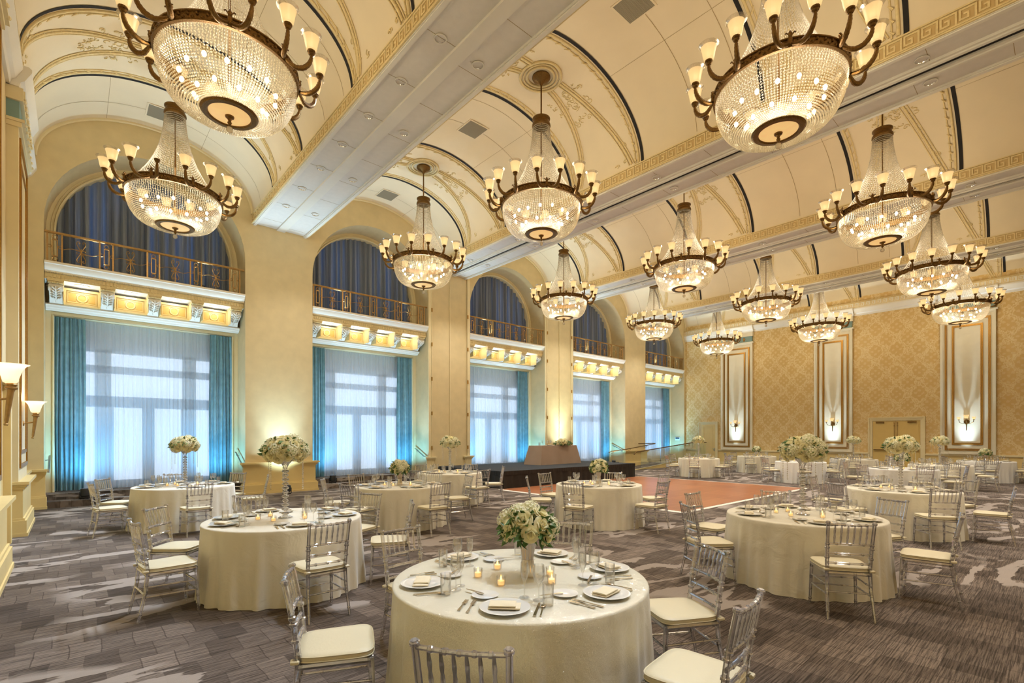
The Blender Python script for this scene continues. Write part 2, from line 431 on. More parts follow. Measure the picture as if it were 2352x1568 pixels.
def damask():
    m, t, ns, L = nt('damask_wallpaper')
    tc = N(ns, 'TexCoord')
    sx = N(ns, 'SeparateXYZ'); L.new(tc.outputs['Object'], sx.inputs[0])
    def mth(op, a, b=None, v=None):
        n = N(ns, 'Math', operation=op)
        L.new(a, n.inputs[0])
        if b is not None: L.new(b, n.inputs[1])
        if v is not None: n.inputs[1].default_value = v
        return n.outputs[0]
    W, H = .82, 1.05
    a = mth('MULTIPLY', sx.outputs['Y'], v=2 * PI / W); b = mth('MULTIPLY', sx.outputs['Z'], v=2 * PI / H)
    ca = mth('COSINE', a); cb = mth('COSINE', b)
    nz = N(ns, 'TexNoise', inp={'Scale': 11, 'Detail': 4}); L.new(tc.outputs['Object'], nz.inputs['Vector'])
    n0 = mth('MULTIPLY', mth('SUBTRACT', nz.outputs['Fac'], v=.5), v=2.6)
    g = mth('ADD', mth('ADD', ca, cb), n0)
    band = mth('ABSOLUTE', mth('SUBTRACT', mth('ABSOLUTE', g), v=.35))
    a3 = mth('COSINE', mth('MULTIPLY', a, v=3)); b3 = mth('COSINE', mth('MULTIPLY', b, v=4))
    leaf = mth('ADD', mth('MULTIPLY', a3, b3), n0)
    r1 = N(ns, 'ValToRGB'); r1.color_ramp.elements[0].position = .10; r1.color_ramp.elements[1].position = .26
    r1.color_ramp.elements[0].color = (1, 1, 1, 1); r1.color_ramp.elements[1].color = (0, 0, 0, 1); L.new(band, r1.inputs[0])
    r2 = N(ns, 'ValToRGB'); r2.color_ramp.elements[0].position = .32; r2.color_ramp.elements[1].position = .42
    r2.color_ramp.elements[1].color = (.55, .55, .55, 1); L.new(leaf, r2.inputs[0])
    fac = mth('MAXIMUM', r1.outputs[0], r2.outputs[0])
    mx = N(ns, 'MixRGB', inp={'Color1': srgb(218, 184, 120), 'Color2': srgb(236, 214, 164)}); L.new(fac, mx.inputs['Fac'])
    p = N(ns, 'BsdfPrincipled', inp={'Roughness': .6}); L.new(mx.outputs[0], p.inputs['Base Color'])
    o = N(ns, 'OutputMaterial'); L.new(p.outputs[0], o.inputs[0])
    return m
M['damask'] = damask()
E_TOP, E_BOWL, E_UP, E_BLUE, E_CORB, E_RW, E_SKY, EXPO, E_DOWN, E_LEDGE, E_WASH = 43, 72, 240, 200, 4.0, 800, 2.0, 0.06, 255, 55, 380
# ------------------------------------------------------------------ the room
BAY = 6.222
YB, YF = -4.6, 16.0
XL0, XR0, XRW = -.85, 3.955, 28.8
SPR, RISE, AW = 8.25, 1.55, 2.3255
BX = [1.6295 + BAY * i for i in range(5)]
ORD = ['leftmost', 'second from left', 'middle', 'fourth from left', 'rightmost']
def vz(dx): return SPR + RISE * math.sqrt(max(0, 1 - (dx / AW) ** 2))
def vp(xc, a, y, off=0.0):
    """point on the vault, a = 0..pi from right springing to left; off inward"""
    return (xc + (AW - off) * math.cos(a), y, SPR + (RISE - off) * math.sin(a))

struct(MB().box(-1.2, 29.0, YB - .1, 15.98, -.1, 0), 'floor', M['carpet'])

# vaults
for i, xc in enumerate(BX):
    mb = MB().grid(lambda u, v: vp(xc, PI * u, YB + (YF - YB) * v), 48, 40)
    struct(mb, 'ceiling', M['vault'], 1.2)
    sm = MB()
    def seam_arc(y):
        sm.grid(lambda u, v: vp(xc, PI * (.02 + .96 * u), y + .012 * (v - .5), .004), 40, 1)
    for y in (15.15, 10.38, 9.4, 5.38, 4.4, .38): seam_arc(y)
    for a in (1.12, PI - 1.12):
        for (y0, y1) in ((14.02, 16), (9.02, 11.76), (4.02, 6.76), (-.9, 1.76)):
            sm.grid(lambda u, v: vp(xc, a + .004 * (v - .5), y0 + (y1 - y0) * u, .004), 6, 1)
    struct(sm, 'trim_1', M['seam'])
    dk = MB()
    for yc in (12.88, 7.88, 2.88):
        for sg in (-1, 1):
            y = yc + sg * 1.125
            dk.grid(lambda u, v: vp(xc, PI * u, y + .075 * (v - .5), .012), 48, 1)
    struct(dk, 'trim_2', M['dark'])

# relief decoration of one vault section, copied to each
def curl(mb, a, y, sz, ang, r=.009):
    pts = []
    for k in range(9):
        t = k / 8; q = ang + 3.9 * t; rr = sz * (1 - .72 * t)
        pts.append(vp(0, a + rr * math.cos(q) / AW, y + rr * math.sin(q), .012))
    mb.tube(pts, r, 5)
def relief():
    mb = MB()
    def arc(yf, off, r, a0=.03, a1=PI - .03, n=40):
        mb.tube([vp(0, a0 + (a1 - a0) * k / n, yf(a0 + (a1 - a0) * k / n), off) for k in range(n + 1)], r, 6)
    for sg in (-1, 1):
        arc(lambda a: sg * 1.02, .014, .028); arc(lambda a: sg * .93, .008, .016)
        for k in range(26):
            a = .08 + (PI - .16) * k / 25
            mb.tube([vp(0, a - .02, sg * .97, .03), vp(0, a + .03, sg * .90, .03)], [.020, .006], 5)
    # ribs from medallion to springing corners
    for side in (0, 1):
        for sg in (-1, 1):
            def P(t, w):
                a = (PI / 2 - .20) * (1 - t) + .05 * t
                y = sg * (.16 + .66 * t ** 1.25)
                if side: a = PI - a
                return vp(0, a, y + sg * w, .015)
            for w, r in ((0, .028), (.07, .013), (-.07, .013)):
                mb.tube([P(k / 22, w) for k in range(23)], r, 6)
            for k in range(12):
                t = .12 + .8 * k / 12
                mb.tube([P(t, .03), P(t + .03, -.05)], [.022, .006], 5)
        R = random.Random(4 + side)
        for k in range(26):
            t = R.random(); a = PI / 2 - .32 - .42 * t; y = (R.random() - .5) * (.18 + .30 * t)
            if side: a = PI - a
            curl(mb, a, y, .045 + .05 * R.random(), R.random() * 6.3)
        for sg in (-1, 1):
            for k in range(9):
                a = PI / 2 - .28 - .28 * R.random(); y = sg * (.30 + .14 * R.random() + .10 * (PI / 2 - a))
                curl(mb, PI - a if side else a, y, .03 + .04 * R.random(), R.random() * 6.3)
            for k in range(14):
                a = .10 + .30 * R.random(); y = sg * (.62 + .12 * R.random()) - sg * .55 * (1 if R.random() < .5 else 0) * (a < .22) * .6
                curl(mb, PI - a if side else a, y, .03 + .05 * R.random(), R.random() * 6.3)
    # medallion rings
    for r, t in ((.46, .03), (.38, .018), (.30, .03)):
        mb.tube([(r * math.cos(q), r * math.sin(q), vz(r * math.cos(q)) - .02) for q in [2 * PI * k / 40 for k in range(40)]], t, 6, closed=True)
    return mb
rel0 = struct(relief(), 'trim_3', M['relief'], 1.2)
first = True
for i, xc in enumerate(BX):
    for yc in (12.88, 7.88, 2.88):
        o = rel0 if first else rel0.copy()
        if not first: col.objects.link(o)
        o.location = (xc, yc, 0); first = False

# beams
def meander():
    """one Greek key unit strip along y, drawn in the y-z plane, bars standing out to -x"""
    mb = MB()
    mb.box(-.003, 0, YB, YF, 7.99, 8.262)
    H, U, t = .200, .225, .027
    path = [(0, 0), (0, 1), (.80, 1), (.80, .27), (.38, .27), (.38, .64), (.56, .64)]
    n = int((YF - YB) / U)
    for k in range(n):
        y0 = YF - (k + 1) * U
        pts = [(y0 + p[0] * U, 8.025 + p[1] * H) for p in path]
        for j, (a, b) in enumerate(zip(pts[:-1], pts[1:])):
            e = t / 2 if a[1] == b[1] else -t / 2 + .001
            if j == 0: mb.box(-.0172, -.001, a[0] - t / 2, a[0] + t / 2, 8.025 + t / 2, a[1] + (b[1] - a[1]) - t / 2)
            elif a[1] == b[1]: mb.box(-.0172, -.001, min(a[0], b[0]) - t / 2, max(a[0], b[0]) + t / 2, a[1] - t / 2, a[1] + t / 2)
            else: mb.box(-.0172, -.001, a[0] - t / 2, a[0] + t / 2, min(a[1], b[1]) + t / 2, max(a[1], b[1]) - t / 2)
    mb.box(-.0168, -.001, YB, YF, 8.025 - t / 2, 8.025 + t / 2)
    for z in (7.985, 8.262):
        mb.box(-.03, -.001, YB, YF, z - .012, z + .012)
    return mb
key0 = struct(meander(), 'trim_4', M['relief'], 0)
key0.location = (XR0, 0, 0)
key0.data.materials.append(M['key'])
for p_ in list(key0.data.polygons)[:6]: p_.material_index = 1
def keyat(x, flip=False):
    o = key0.copy(); col.objects.link(o); o.location = (x, YF + YB if flip else 0, 0)
    if flip: o.rotation_euler = (0, 0, PI)
for i in range(4):
    x0 = XR0 + BAY * i; x1 = x0 + 1.571
    if i: keyat(x0)
    keyat(x1, True)
    mb = MB()
    mb.box(x0, x1, YB, YF, 8.0, 8.9)
    struct(mb, 'beam_%d' % (i + 1), M['beam'], 0)
    tr = MB()
    for (a, b) in ((x0, x0 + .11), (x1 - .11, x1)):
        tr.box(a, b, YB, YF, 7.963, 8.0)
        tr.box(a + .02, b - .02, YB, YF, 7.945, 7.963)
    xm = (x0 + x1) / 2
    if i == 0:
        tr.box(xm - .12, xm + .12, YB, YF, 7.955, 8.0)
    else:
        tr.box(xm - .22, xm - .06, YB, YF, 7.955, 8.0); tr.box(xm + .06, xm + .22, YB, YF, 7.955, 8.0)
        tr.box(xm - .17, xm - .12, YB, YF, 7.93, 7.955); tr.box(xm + .12, xm + .17, YB, YF, 7.93, 7.955)
        struct(MB().box(xm - .05, xm + .05, YB, YF - .3, 7.985, 7.999), 'trim_6', M['dark'], 0)
    struct(tr, 'trim_5', M['white'], 0)
    sm = MB()
    for k in range(16):
        y = 15.4 - k * 1.26
        sm.box(x0 + .11, xm - .12 - .1 * (i > 0), y, y + .008, 7.998, 8.0); sm.box(xm + .12 + .1 * (i > 0), x1 - .11, y + .3, y + .308, 7.998, 8.0)
    struct(sm, 'trim_1', M['seam'], 0)

# window wall : face, jambs, soffits, recess back
HW, ASP = 2.142, 6.81          # arch half width, springing height
OW, OSP = 1.955, 6.84          # curtain opening
AX = [1.62 + BAY * i for i in range(5)]
def arcpts(xc, hw, zs, n=28):
    return [(xc - hw * math.cos(PI * k / n), zs + hw * math.sin(PI * k / n)) for k in range(n + 1)]
mb = MB()
edges = [-1.2] + sum([[x - HW, x + HW] for x in AX], []) + [29.0]
for k in range(0, len(edges), 2):
    a, b = edges[k], edges[k + 1]
    mb.add([(a, 16, 0), (b, 16, 0), (b, 16, ASP), (a, 16, ASP)], [(0, 1, 2, 3)])
    mb.add([(a, 16, ASP), (b, 16, ASP), (b, 16, 10.2), (a, 16, 10.2)], [(0, 1, 2, 3)])
for xc in AX:
    pts = arcpts(xc, HW, ASP)
    for p, q in zip(pts[:-1], pts[1:]):
        mb.add([(p[0], 16, p[1]), (q[0], 16, q[1]), (q[0], 16, 10.2), (p[0], 16, 10.2)], [(0, 1, 2, 3)])
struct(mb, 'wall_window', M['wall'], 0)
mb = MB()
for xc in AX:
    pts = [(xc - HW, 0)] + arcpts(xc, HW, ASP) + [(xc + HW, 0)]
    for p, q in zip(pts[:-1], pts[1:]):
        mb.add([(p[0], 16, p[1]), (p[0], 16.9, p[1]), (q[0], 16.9, q[1]), (q[0], 16, q[1])], [(0, 1, 2, 3)])
struct(mb, 'wall_recess', M['arch'], .6)
mb = MB()
for xc in AX:
    # upper part with arched opening
    pts = arcpts(xc, OW, OSP); o2 = arcpts(xc, HW + .02, ASP)
    for p, q, r, s_ in zip(pts[:-1], pts[1:], o2[1:], o2[:-1]):
        mb.add([(p[0], 16.9, p[1]), (q[0], 16.9, q[1]), (r[0], 16.9, r[1]), (s_[0], 16.9, s_[1])], [(0, 1, 2, 3)])
        mb.add([(p[0], 16.9, p[1]), (p[0], 17.4, p[1]), (q[0], 17.4, q[1]), (q[0], 16.9, q[1])], [(0, 1, 2, 3)])
    for sg in (-1, 1):
        a, b = sorted((xc + sg * OW, xc + sg * (HW + .02)))
        mb.box(a, b, 16.9, 17.4, 5.8, OSP)
    # lower part with rectangular opening
    mb.box(xc - HW - .02, xc + HW + .02, 16.9, 17.4, 4.76, 5.8)
    for sg in (-1, 1):
        a, b = sorted((xc + sg * 2.0, xc + sg * (HW + .02)))
        mb.box(a, b, 16.9, 17.4, 0, 4.76)
struct(mb, 'wall_surround', M['cream_trim'], 0)
mb = MB()
for xc in AX:   # outer wall with the window hole
    mb.box(xc - HW - .3, xc - 1.85, 17.4, 17.55, 0, 9.3); mb.box(xc + 1.85, xc + HW + .3, 17.4, 17.55, 0, 9.3)
    mb.box(xc - 1.85, xc + 1.85, 17.4, 17.55, 4.03, 6.1); mb.box(xc - 1.85, xc + 1.85, 17.4, 17.55, 8.6, 9.3); mb.box(xc - .06, xc + .06, 17.42, 17.5, 6.1, 8.6); mb.box(xc - 1.85, xc + 1.85, 17.4, 17.55, 0, .3)
struct(mb, 'wall_outer', M['frame_white'], 0)
mb = MB()
for xc in AX:
    mb.box(xc - HW, xc + HW, 15.98, 16.4, -.1, .15); mb.box(xc - HW, xc + HW, 16.4, 17.4, -.1, .30)
struct(mb, 'floor', M['carpet'], 0)
# mouldings of arches
mb = MB()
for xc in AX:
    mb.tube([(p[0], 16.885, p[1]) for p in [(xc - OW, 5.86)] + arcpts(xc, OW + .02, OSP) + [(xc + OW, 5.86)]], .028, 6)
    mb.tube([(p[0], 16.89, p[1]) for p in [(xc - OW - .07, 5.86)] + arcpts(xc, OW + .09, OSP) + [(xc + OW + .07, 5.86)]], .012, 6)
    mb.tube([(xc - 2.0, 16.885, .3), (xc - 2.0, 16.885, 4.74), (xc + 2.0, 16.885, 4.74), (xc + 2.0, 16.885, .3)], .026, 6)
struct(mb, 'trim_7', M['cream_trim'])
mb = MB()
for xc in BX:
    mb.tube([(xc + (AW - .02) * math.cos(PI * k / 40), 15.975, SPR + (RISE - .02) * math.sin(PI * k / 40)) for k in range(41)], .04, 6)
struct(mb, 'trim_8', M['cream_trim'])

# pillar plinths
def plinth(mb, x0, x1, y0, y1, faces):
    for (z0, z1, p) in ((0, .06, .15), (.06, .27, .13), (.27, .31, .10), (.31, .80, .07), (.80, .84, .10), (.84, .88, .13), (.88, .93, .17)):
        mb.box(x0 - p * faces[0], x1 + p * faces[1], y0 - p * faces[2], y1 + p * faces[3], z0, z1)
for k in (1, 4):
    a, b = AX[k - 1] + HW, AX[k] - HW
    mb = MB(); plinth(mb, a, b, 16, 16.05, (1, 1, 1, 0)); struct(mb, 'baseboard_pillar', M['plinth'], 0)
mb = MB()
for (a, b) in ((-.85, AX[0] - HW), (AX[4] + HW, XRW)): plinth(mb, a, b, 16, 16.05, (0, .4, 1, 0))
struct(mb, 'baseboard_corner', M['plinth'], 0)
mb = MB(); hg = MB()
for k in (2, 3):
    a, b = AX[k - 1] + HW, AX[k] - HW
    for x in (a + .06, b - .06, (a + b) / 2):
        w = .06 if x != (a + b) / 2 else .012
        mb.box(x - w, x + w, 15.965, 16, 0, 8.2)
    for x in (a + .13, b - .13):
        mb.tube([(x, 15.96, 0), (x, 15.96, 8.0)], .02, 6)
        for z in (1.2, 2.5, 3.8, 5.1, 6.4): hg.tube([(x, 15.94, z), (x, 15.94, z + .14)], .028, 6)
    for (p, q) in ((a, a + .16), (b - .16, b)): plinth(mb, p, q, 16, 16.05, (1, 1, .6, 0))
struct(mb, 'trim_9', M['cream_trim']); struct(hg, 'trim_10', M['gold'])

# balconies, railings, curtains, windows for each bay
def scroll_mesh():
    mb = MB()
    def sp(cx, cz, r, a0, da, sg=1):
        pts = []
        for k in range(15):
            t = k / 14; a = a0 + da * t; rr = r * (1 - .75 * t)
            pts.append((cx + sg * rr * math.cos(a), 0, cz + rr * math.sin(a)))
        return pts
    for sg in (-1, 1):
        for up in (-1, 1):
            mb.tube([(sg * .004, 0, up * .02), (sg * .05, 0, up * .11), (sg * .085, 0, up * .19), (sg * .075, 0, up * .245), (sg * .04, 0, up * .255), (sg * .022, 0, up * .22), (sg * .045, 0, up * .20)], .009, 5)
            mb.tube([(sg * .004, 0, up * .015), (sg * .05, 0, up * .05), (sg * .085, 0, up * .055), (sg * .09, 0, up * .025), (sg * .065, 0, up * .02)], .008, 5)
        mb.tube([(sg * t * .35, 0, sg * -.045 * math.sin(t * PI * 1.15) - .0) for t in [k / 12 for k in range(13)]], .008, 5)
    mb.tube([(0, 0, -.33), (0, 0, .08)], .011, 6)
    mb.sphere((0, 0, 0), .022, 8, 5)
    return mb
def narrow_mesh():
    mb = MB(); t = .011
    mb.frame(-.055, .055, -.2, .2, .018, -t, t)
    for z in (-.255, .255):
        mb.tube([(.045 * math.cos(q), 0, z + .045 * math.sin(q)) for q in [2 * PI * k / 16 for k in range(16)]], .009, 5, closed=True)
    for x in (-.095, .095):
        mb.tube([(x + .032 * math.cos(q), 0, .03 + .032 * math.sin(q)) for q in [2 * PI * k / 14 for k in range(14)]], .008, 5, closed=True)
    return mb
SCROLL, NARROW = scroll_mesh().mesh('scroll_panel'), narrow_mesh().mesh('narrow_panel')
SCROLL.materials.append(M['brass']); NARROW.materials.append(M['brass'])
def corbel_mesh():
    mb = MB()
    prof = [(16.17, 5.37), (16.15, 5.31), (16.17, 5.24), (16.23, 5.185), (16.33, 5.15), (16.43, 5.12), (16.51, 5.07), (16.56, 5.01), (16.62, 4.975), (16.70, 4.965), (16.78, 4.975), (16.88, 4.975), (16.88, 5.37)]
    mb.extr(prof, 'x', -.12, .12)
    for sg in (-1, 1):
        mb.lathe([(0, -.012), (.075, -.012), (.085, 0), (.075, .012), (0, .012)], 14, Matrix.Translation((sg * .125, 16.24, 5.285)) @ Matrix.Rotation(PI / 2, 4, 'Y'))
        mb.lathe([(0, -.012), (.05, -.012), (.055, 0), (.05, .012), (0, .012)], 14, Matrix.Translation((sg * .125, 16.68, 5.025)) @ Matrix.Rotation(PI / 2, 4, 'Y'))
    # acanthus leaf on the front
    mid = [(16.145, 5.31), (16.165, 5.235), (16.225, 5.178), (16.325, 5.142), (16.425, 5.112), (16.505, 5.062), (16.555, 5.0)]
    mb.tube([(0, y - .006, z) for y, z in mid], [.022, .024, .024, .022, .02, .016, .01], 6)
    for k in range(1, 6):
        y, z = mid[k]; y2, z2 = mid[k - 1]
        for sg in (-1, 1):
            mb.tube([(sg * .012, y - .01, z), (sg * .06, y2 - .018, (z + z2) / 2), (sg * .10, y2 - .012, z2)], [.016, .022, .006], 6)
    return mb
CORB = corbel_mesh().mesh('corbel'); CORB.materials.append(M['white'])
def corbel_cap_mesh():
    mb = MB()
    mb.box(-.14, .14, 16.12, 16.88, 5.37, 5.43)
    for k in range(9): mb.sphere((-.12 + .03 * k, 16.115, 5.385), .017, 6, 4)
    mb.box(-.15, .15, 16.10, 16.88, 5.42, 5.46)
    return mb
CCAP = corbel_cap_mesh().mesh('corbel_cap'); CCAP.materials.append(M['relief'])
def coffer_mesh():
    mb = MB(); w = .355
    mb.frame(-w, w, 4.98, 5.40, .055, 16.56, 16.62); mb.frame(-w + .075, w - .075, 5.055, 5.325, .02, 16.60, 16.62)
    mb.box(-w, -w + .012, 16.2, 16.6, 4.98, 5.41); mb.box(w - .012, w, 16.2, 16.6, 4.98, 5.41)
    for r in (.095,):
        mb.tube([(r * math.cos(q), 16.612, 5.19 + r * math.sin(q)) for q in [2 * PI * k / 24 for k in range(24)]], .02, 6, closed=True)
    mb.box(-w, w, 16.62, 16.63, 4.98, 5.41)
    return mb
COFF = coffer_mesh().mesh('coffer_panel'); COFF.materials.append(M['ochre'])
def inset_mesh():
    mb = MB()
    for a, b in ((-.255, -.12), (.12, .255)): mb.box(a, b, 16.612, 16.62, 5.095, 5.285)
    mb.lathe([(0, .004), (.075, .004), (.08, -.004)], 20, Matrix.Translation((0, 16.614, 5.19)) @ Matrix.Rotation(PI / 2, 4, 'X'))
    return mb
INSET = inset_mesh().mesh('coffer_inset'); INSET.materials.append(M['ochre_deep'])
def mobj(name, me, parent, loc=(0, 0, 0), rot=None):
    o = bpy.data.objects.new(name, me); col.objects.link(o); o.location = loc
    if rot: o.rotation_euler = rot
    if parent is not None: setparent(o, parent)
    return o

def pleat(x0, x1, z0, z1, y, folds, amp, seed, gather=0, nz=10):
    R = random.Random(seed)
    ph = [R.random() * 6.28 for _ in range(6)]; wv = [R.uniform(.6, 1.5) for _ in range(6)]
    def fn(u, v):
        x = x0 + (x1 - x0) * u
        s_ = 2 * PI * folds * u + .9 * math.sin(2 * PI * u * wv[0] * 2 + ph[0]) + .5 * math.sin(2 * PI * u * wv[1] * 5 + ph[1])
        d = amp * (math.sin(s_) + .35 * math.sin(2.3 * s_ + ph[2] + v) + .2 * math.sin(.37 * s_ + 2 * v))
        k = .55 + .45 * math.sin(PI * min(1, (1 - v) * 1.1 + .1) / 2)
        xx = x + .012 * math.sin(s_ * .5 + 3 * v + ph[3]) + gather * math.sin(PI * v) * (u - .5)
        return (xx, y + d * k, z0 + (z1 - z0) * v)
    return MB().grid(fn, int(folds * 12), nz)

WPH = ['leftmost window', 'second window from the left', 'third window, behind the stage', 'fourth window, right of the stage table', 'farthest window beside the damask wall']
WPS = ['leftmost window', 'second window from left', 'third window from left', 'fourth window from left', 'farthest window']
def prot_railing(xc):
    return
for i, xc in enumerate(AX):
    X0 = xc - 1.62
    b = empty('balcony', (X0, 0, 0), 0, 'white cornice balcony on scroll corbels above the ' + WPS[i], 'balcony', 'balconies over the windows')
    mb = MB()
    xa, xb = -.515, 3.755
    mb.extr([(15.955, 5.85), (15.955, 5.80), (15.985, 5.785), (16.0, 5.74), (16.05, 5.68), (16.09, 5.655), (16.09, 5.625), (16.13, 5.615), (16.13, 5.46), (16.89, 5.46), (16.89, 5.85)], 'x', xa, xb)
    mb.build('cornice', M['white'], b, 0.5)
    mb = MB()
    mb.extr([(16.60, 4.975), (16.60, 4.945), (16.64, 4.93), (16.665, 4.89), (16.72, 4.875), (16.74, 4.845), (16.89, 4.845), (16.89, 4.975)], 'x', xa, xb)
    mb.build('ledge_moulding', M['white'], b, .5)
    mb = MB()
    for k in range(61): mb.box(-.50 + .07 * k, -.50 + .07 * k + .042, 16.10, 16.13, 5.50, 5.58)
    mb.box(xa, xb, 16.118, 16.13, 5.46, 5.60)
    for k in range(142): mb.box(-.505 + .03 * k, -.505 + .03 * k + .018, 16.085, 16.12, 5.603, 5.625)
    mb.build('dentil_band', M['relief'], b, 0)
    for k in range(5):
        x = -.32 + .97 * k
        c_ = mobj('corbel', CORB, b, (x, 0, 0)); mobj('corbel_cap', CCAP, c_, (0, 0, 0))
    for k in range(4):
        x = .165 + .97 * k
        c_ = mobj('coffer_panel', COFF, b, (x, 0, 0)); mobj('coffer_inset', INSET, c_)
        if 'dl' not in LB:
            LB['dl'] = MB().lathe([(.15, 0), (.15, -.008), (.11, -.012), (.10, -.002)], 24).mesh('downlight'); LB['dl'].materials.append(M['cream_trim'])
            LB['dll'] = MB().lathe([(0, -.004), (.10, -.004)], 20).mesh('downlight_lens'); LB['dll'].materials.append(M['corbel_lens'])
        d = mobj('downlight', LB['dl'], b, (x, 16.38, 5.458)); mobj('downlight_lens', LB['dll'], d)
    for q in (-1.1, 1.1):
        MB().lathe([(0, 0), (.05, 0), (.05, .09), (.04, .09), (0, .06)], 12).build('added_ledge_light', M['black'], b, loc=(1.62 + q, 16.14, 5.85))  # added unseen fixture, housing for the vault-end light
    # railing
    r = empty('balcony_railing', (X0, 16.07, 5.853), 0, 'ornate brass balcony railing with scrolls above the ' + WPS[i], 'railing', 'balcony railings')
    MB().tube([(-.515, 0, .71), (3.75, 0, .71)], .032, 8).build('handrail', M['brass'], r)
    MB().box(-.515, 3.75, -.012, .012, .008, .03).build('bottom_rail', M['brass'], r, 0)
    for x in (-.465, -.205, .49, .75, 1.45, 1.71, 2.41, 2.67, 3.37, 3.63):
        if 'post' not in LB:
            LB['post'] = MB().box(-.016, .016, -.016, .016, 0, .70).mesh('post', 0); LB['post'].materials.append(M['brass'])
        mobj('post', LB['post'], r, (x, 0, 0))
    for k in range(4): mobj('scroll_panel', SCROLL, r, (.1425 + .96 * k, 0, .35))
    for k in range(5): mobj('narrow_panel', NARROW, r, (-.335 + .96 * k - .0, 0, .35))
    # curtains
    u = pleat(X0 - .42, X0 + 3.66, 5.86, 8.95, 17.08, 22, .07, i, nz=6).build('upper_curtain', M['drape_up'], None, 1.2)
    tag(u, 'dark slate blue curtain filling the arch above the ' + WPS[i], 'curtain', 'curtains in the arches')
    if True:
        d = pleat(X0 - .37, X0 + .22, .32, 4.73, 17.0, 7, .05, 10 + i, .05).build('drape', M['drape'], None, 1.2)
        tag(d, 'teal drape at the left side of the ' + WPS[i], 'curtain', 'teal window drapes')
    d = pleat(X0 + 3.03, X0 + 3.61, .32, 4.73, 17.0, 7, .05, 20 + i, .05).build('drape', M['drape'], None, 1.2)
    tag(d, 'teal drape at the right side of the ' + WPS[i], 'curtain', 'teal window drapes')
    sh = pleat(X0 - .05, X0 + 3.3, .31, 4.74, 17.17, 34, .022, 30 + i, nz=5).build('sheer_curtain', M['sheer'], None, 1.2)
    tag(sh, 'white sheer curtain between teal drapes in the ' + WPS[i], 'curtain', 'sheer curtains')
    # window
    w = empty('window_%d' % (i + 1), (X0, 17.45, 0)); tag(w, kind='structure')
    f = MB()
    def fb(a, b_, c_, d_): f.box(a, b_, -.06, .06, c_, d_)
    fb(-.25, -.15, .3, 4.05); fb(.43, .77, .3, 4.05); fb(2.42, 2.75, .3, 4.05); fb(3.35, 3.5, .3, 4.05)
    for (c_, d_) in ((3.98, 4.05), (3.42, 3.62), (2.50, 2.80)): fb(-.15, 3.35, c_, d_)
    fb(1.46, 1.74, .3, 2.5); fb(-.15, 3.35, .3, .50); fb(.77, .83, .5, 2.5); fb(2.38, 2.42, .5, 2.5)
    f.build('window_frame', M['frame_white'], w, 0)
    MB().box(-.2, 3.4, -.004, .004, .32, 4.03).build('pane', M['pane'], w, 0)

# small handrails on the window jambs
def jamb_rail(x, sg, lab):
    t = empty('handrail', (x, 16.4, 0), 0, lab, 'handrail', 'handrails on window jambs')
    MB().tube([(-sg * .08, .42, 1.22), (-sg * .08, .36, 1.22), (-sg * .08, -.30, .92), (-sg * .08, -.36, .92), (-sg * .08, -.36, .84)], .02, 8).build('rail', M['steel'], t)
    for y, z in ((.30, 1.19), (-.22, .955)):
        MB().tube([(-sg * .08, y, z), (-sg * .08, y, z - .06), (0, y, z - .08)], .011, 6).build('bracket', M['steel'], t)
jamb_rail(AX[0] + HW, 1, 'metal handrail on the right jamb of the leftmost window')
jamb_rail(AX[0] - HW, -1, 'metal handrail on the left jamb of the leftmost window')
jamb_rail(AX[1] + HW, 1, 'metal handrail on the right jamb of the second window from left')
jamb_rail(AX[3] + HW, 1, 'metal handrail on the right jamb of the fourth window from left')

# left wall
struct(MB().box(-1.2, -.85, YB, 16, 0, 8.6), 'wall_left', M['wall'], 0)
def gframe(mb, x0, x1, y0, y1, z0, z1, w):
    mb.box(x0, x1, y0, y0 + w, z0, z1); mb.box(x0, x1, y1 - w, y1, z0, z1)
    mb.box(x0, x1, y0 + w, y1 - w, z0, z0 + w); mb.box(x0, x1, y0 + w, y1 - w, z1 - w, z1)
LP = [(11.85, 13.85), (7.15, 9.1), (1.9, 3.85)]
pl, gp, ps, bp = MB(), MB(), MB(), MB()
for (a, b) in LP:
    ps.box(-.85, -.70, a, b, 0, 7.0)
    plinth(pl, -.85, -.70, a, b, (0, .8, .5, .5))
    gframe(gp, -.70, -.675, a + .16, b - .16, 1.15, 6.85, .07); gframe(gp, -.70, -.68, a + .40, b - .40, 1.4, 6.5, .06)
    ps.box(-.85, -.66, a - .03, b + .03, 6.95, 7.03)
    bp.box(-.85, -.69, a + .02, b - .02, 7.08, 7.40)
    ps.box(-.85, -.62, a - .05, b + .05, 7.03, 7.08); ps.box(-.85, -.64, a - .03, b + .03, 7.40, 7.62)
    for k in range(8):
        ps.sphere((-.63, a + .1 + (b - a - .2) * k / 7, 7.45), .035, 6, 4); ps.sphere((-.62, a + .1 + (b - a - .2) * k / 7, 7.05), .03, 6, 4)
        ps.box(-.64, -.62, a + .06 + (b - a - .2) * k / 7, a + .12 + (b - a - .2) * k / 7, 7.49, 7.62)
struct(ps, 'trim_11', M['cream_trim']); struct(gp, 'trim_12', M['gold'], 0); struct(bp, 'trim_13', M['blue_panel'], 0)
plinth(pl, -.85, -.85, 13.85, 15.9, (0, .8, 0, 0)); plinth(pl, -.85, -.85, YB, 7.0, (0, .8, 0, 0))
struct(pl, 'baseboard_left', M['plinth'], 0)
CP = lambda sx, x: [(sx(x + .0), 7.62), (sx(x + .05), 7.62), (sx(x + .07), 7.70), (sx(x + .12), 7.74), (sx(x + .17), 7.84), (sx(x + .21), 7.92), (sx(x + .21), 7.97), (sx(x + .17), 8.0), (sx(x + .155), 8.27), (sx(x), 8.27)]
mb = MB(); mb.extr([(x, z) for x, z in CP(lambda q: q, -.85)], 'y', YB, 16)
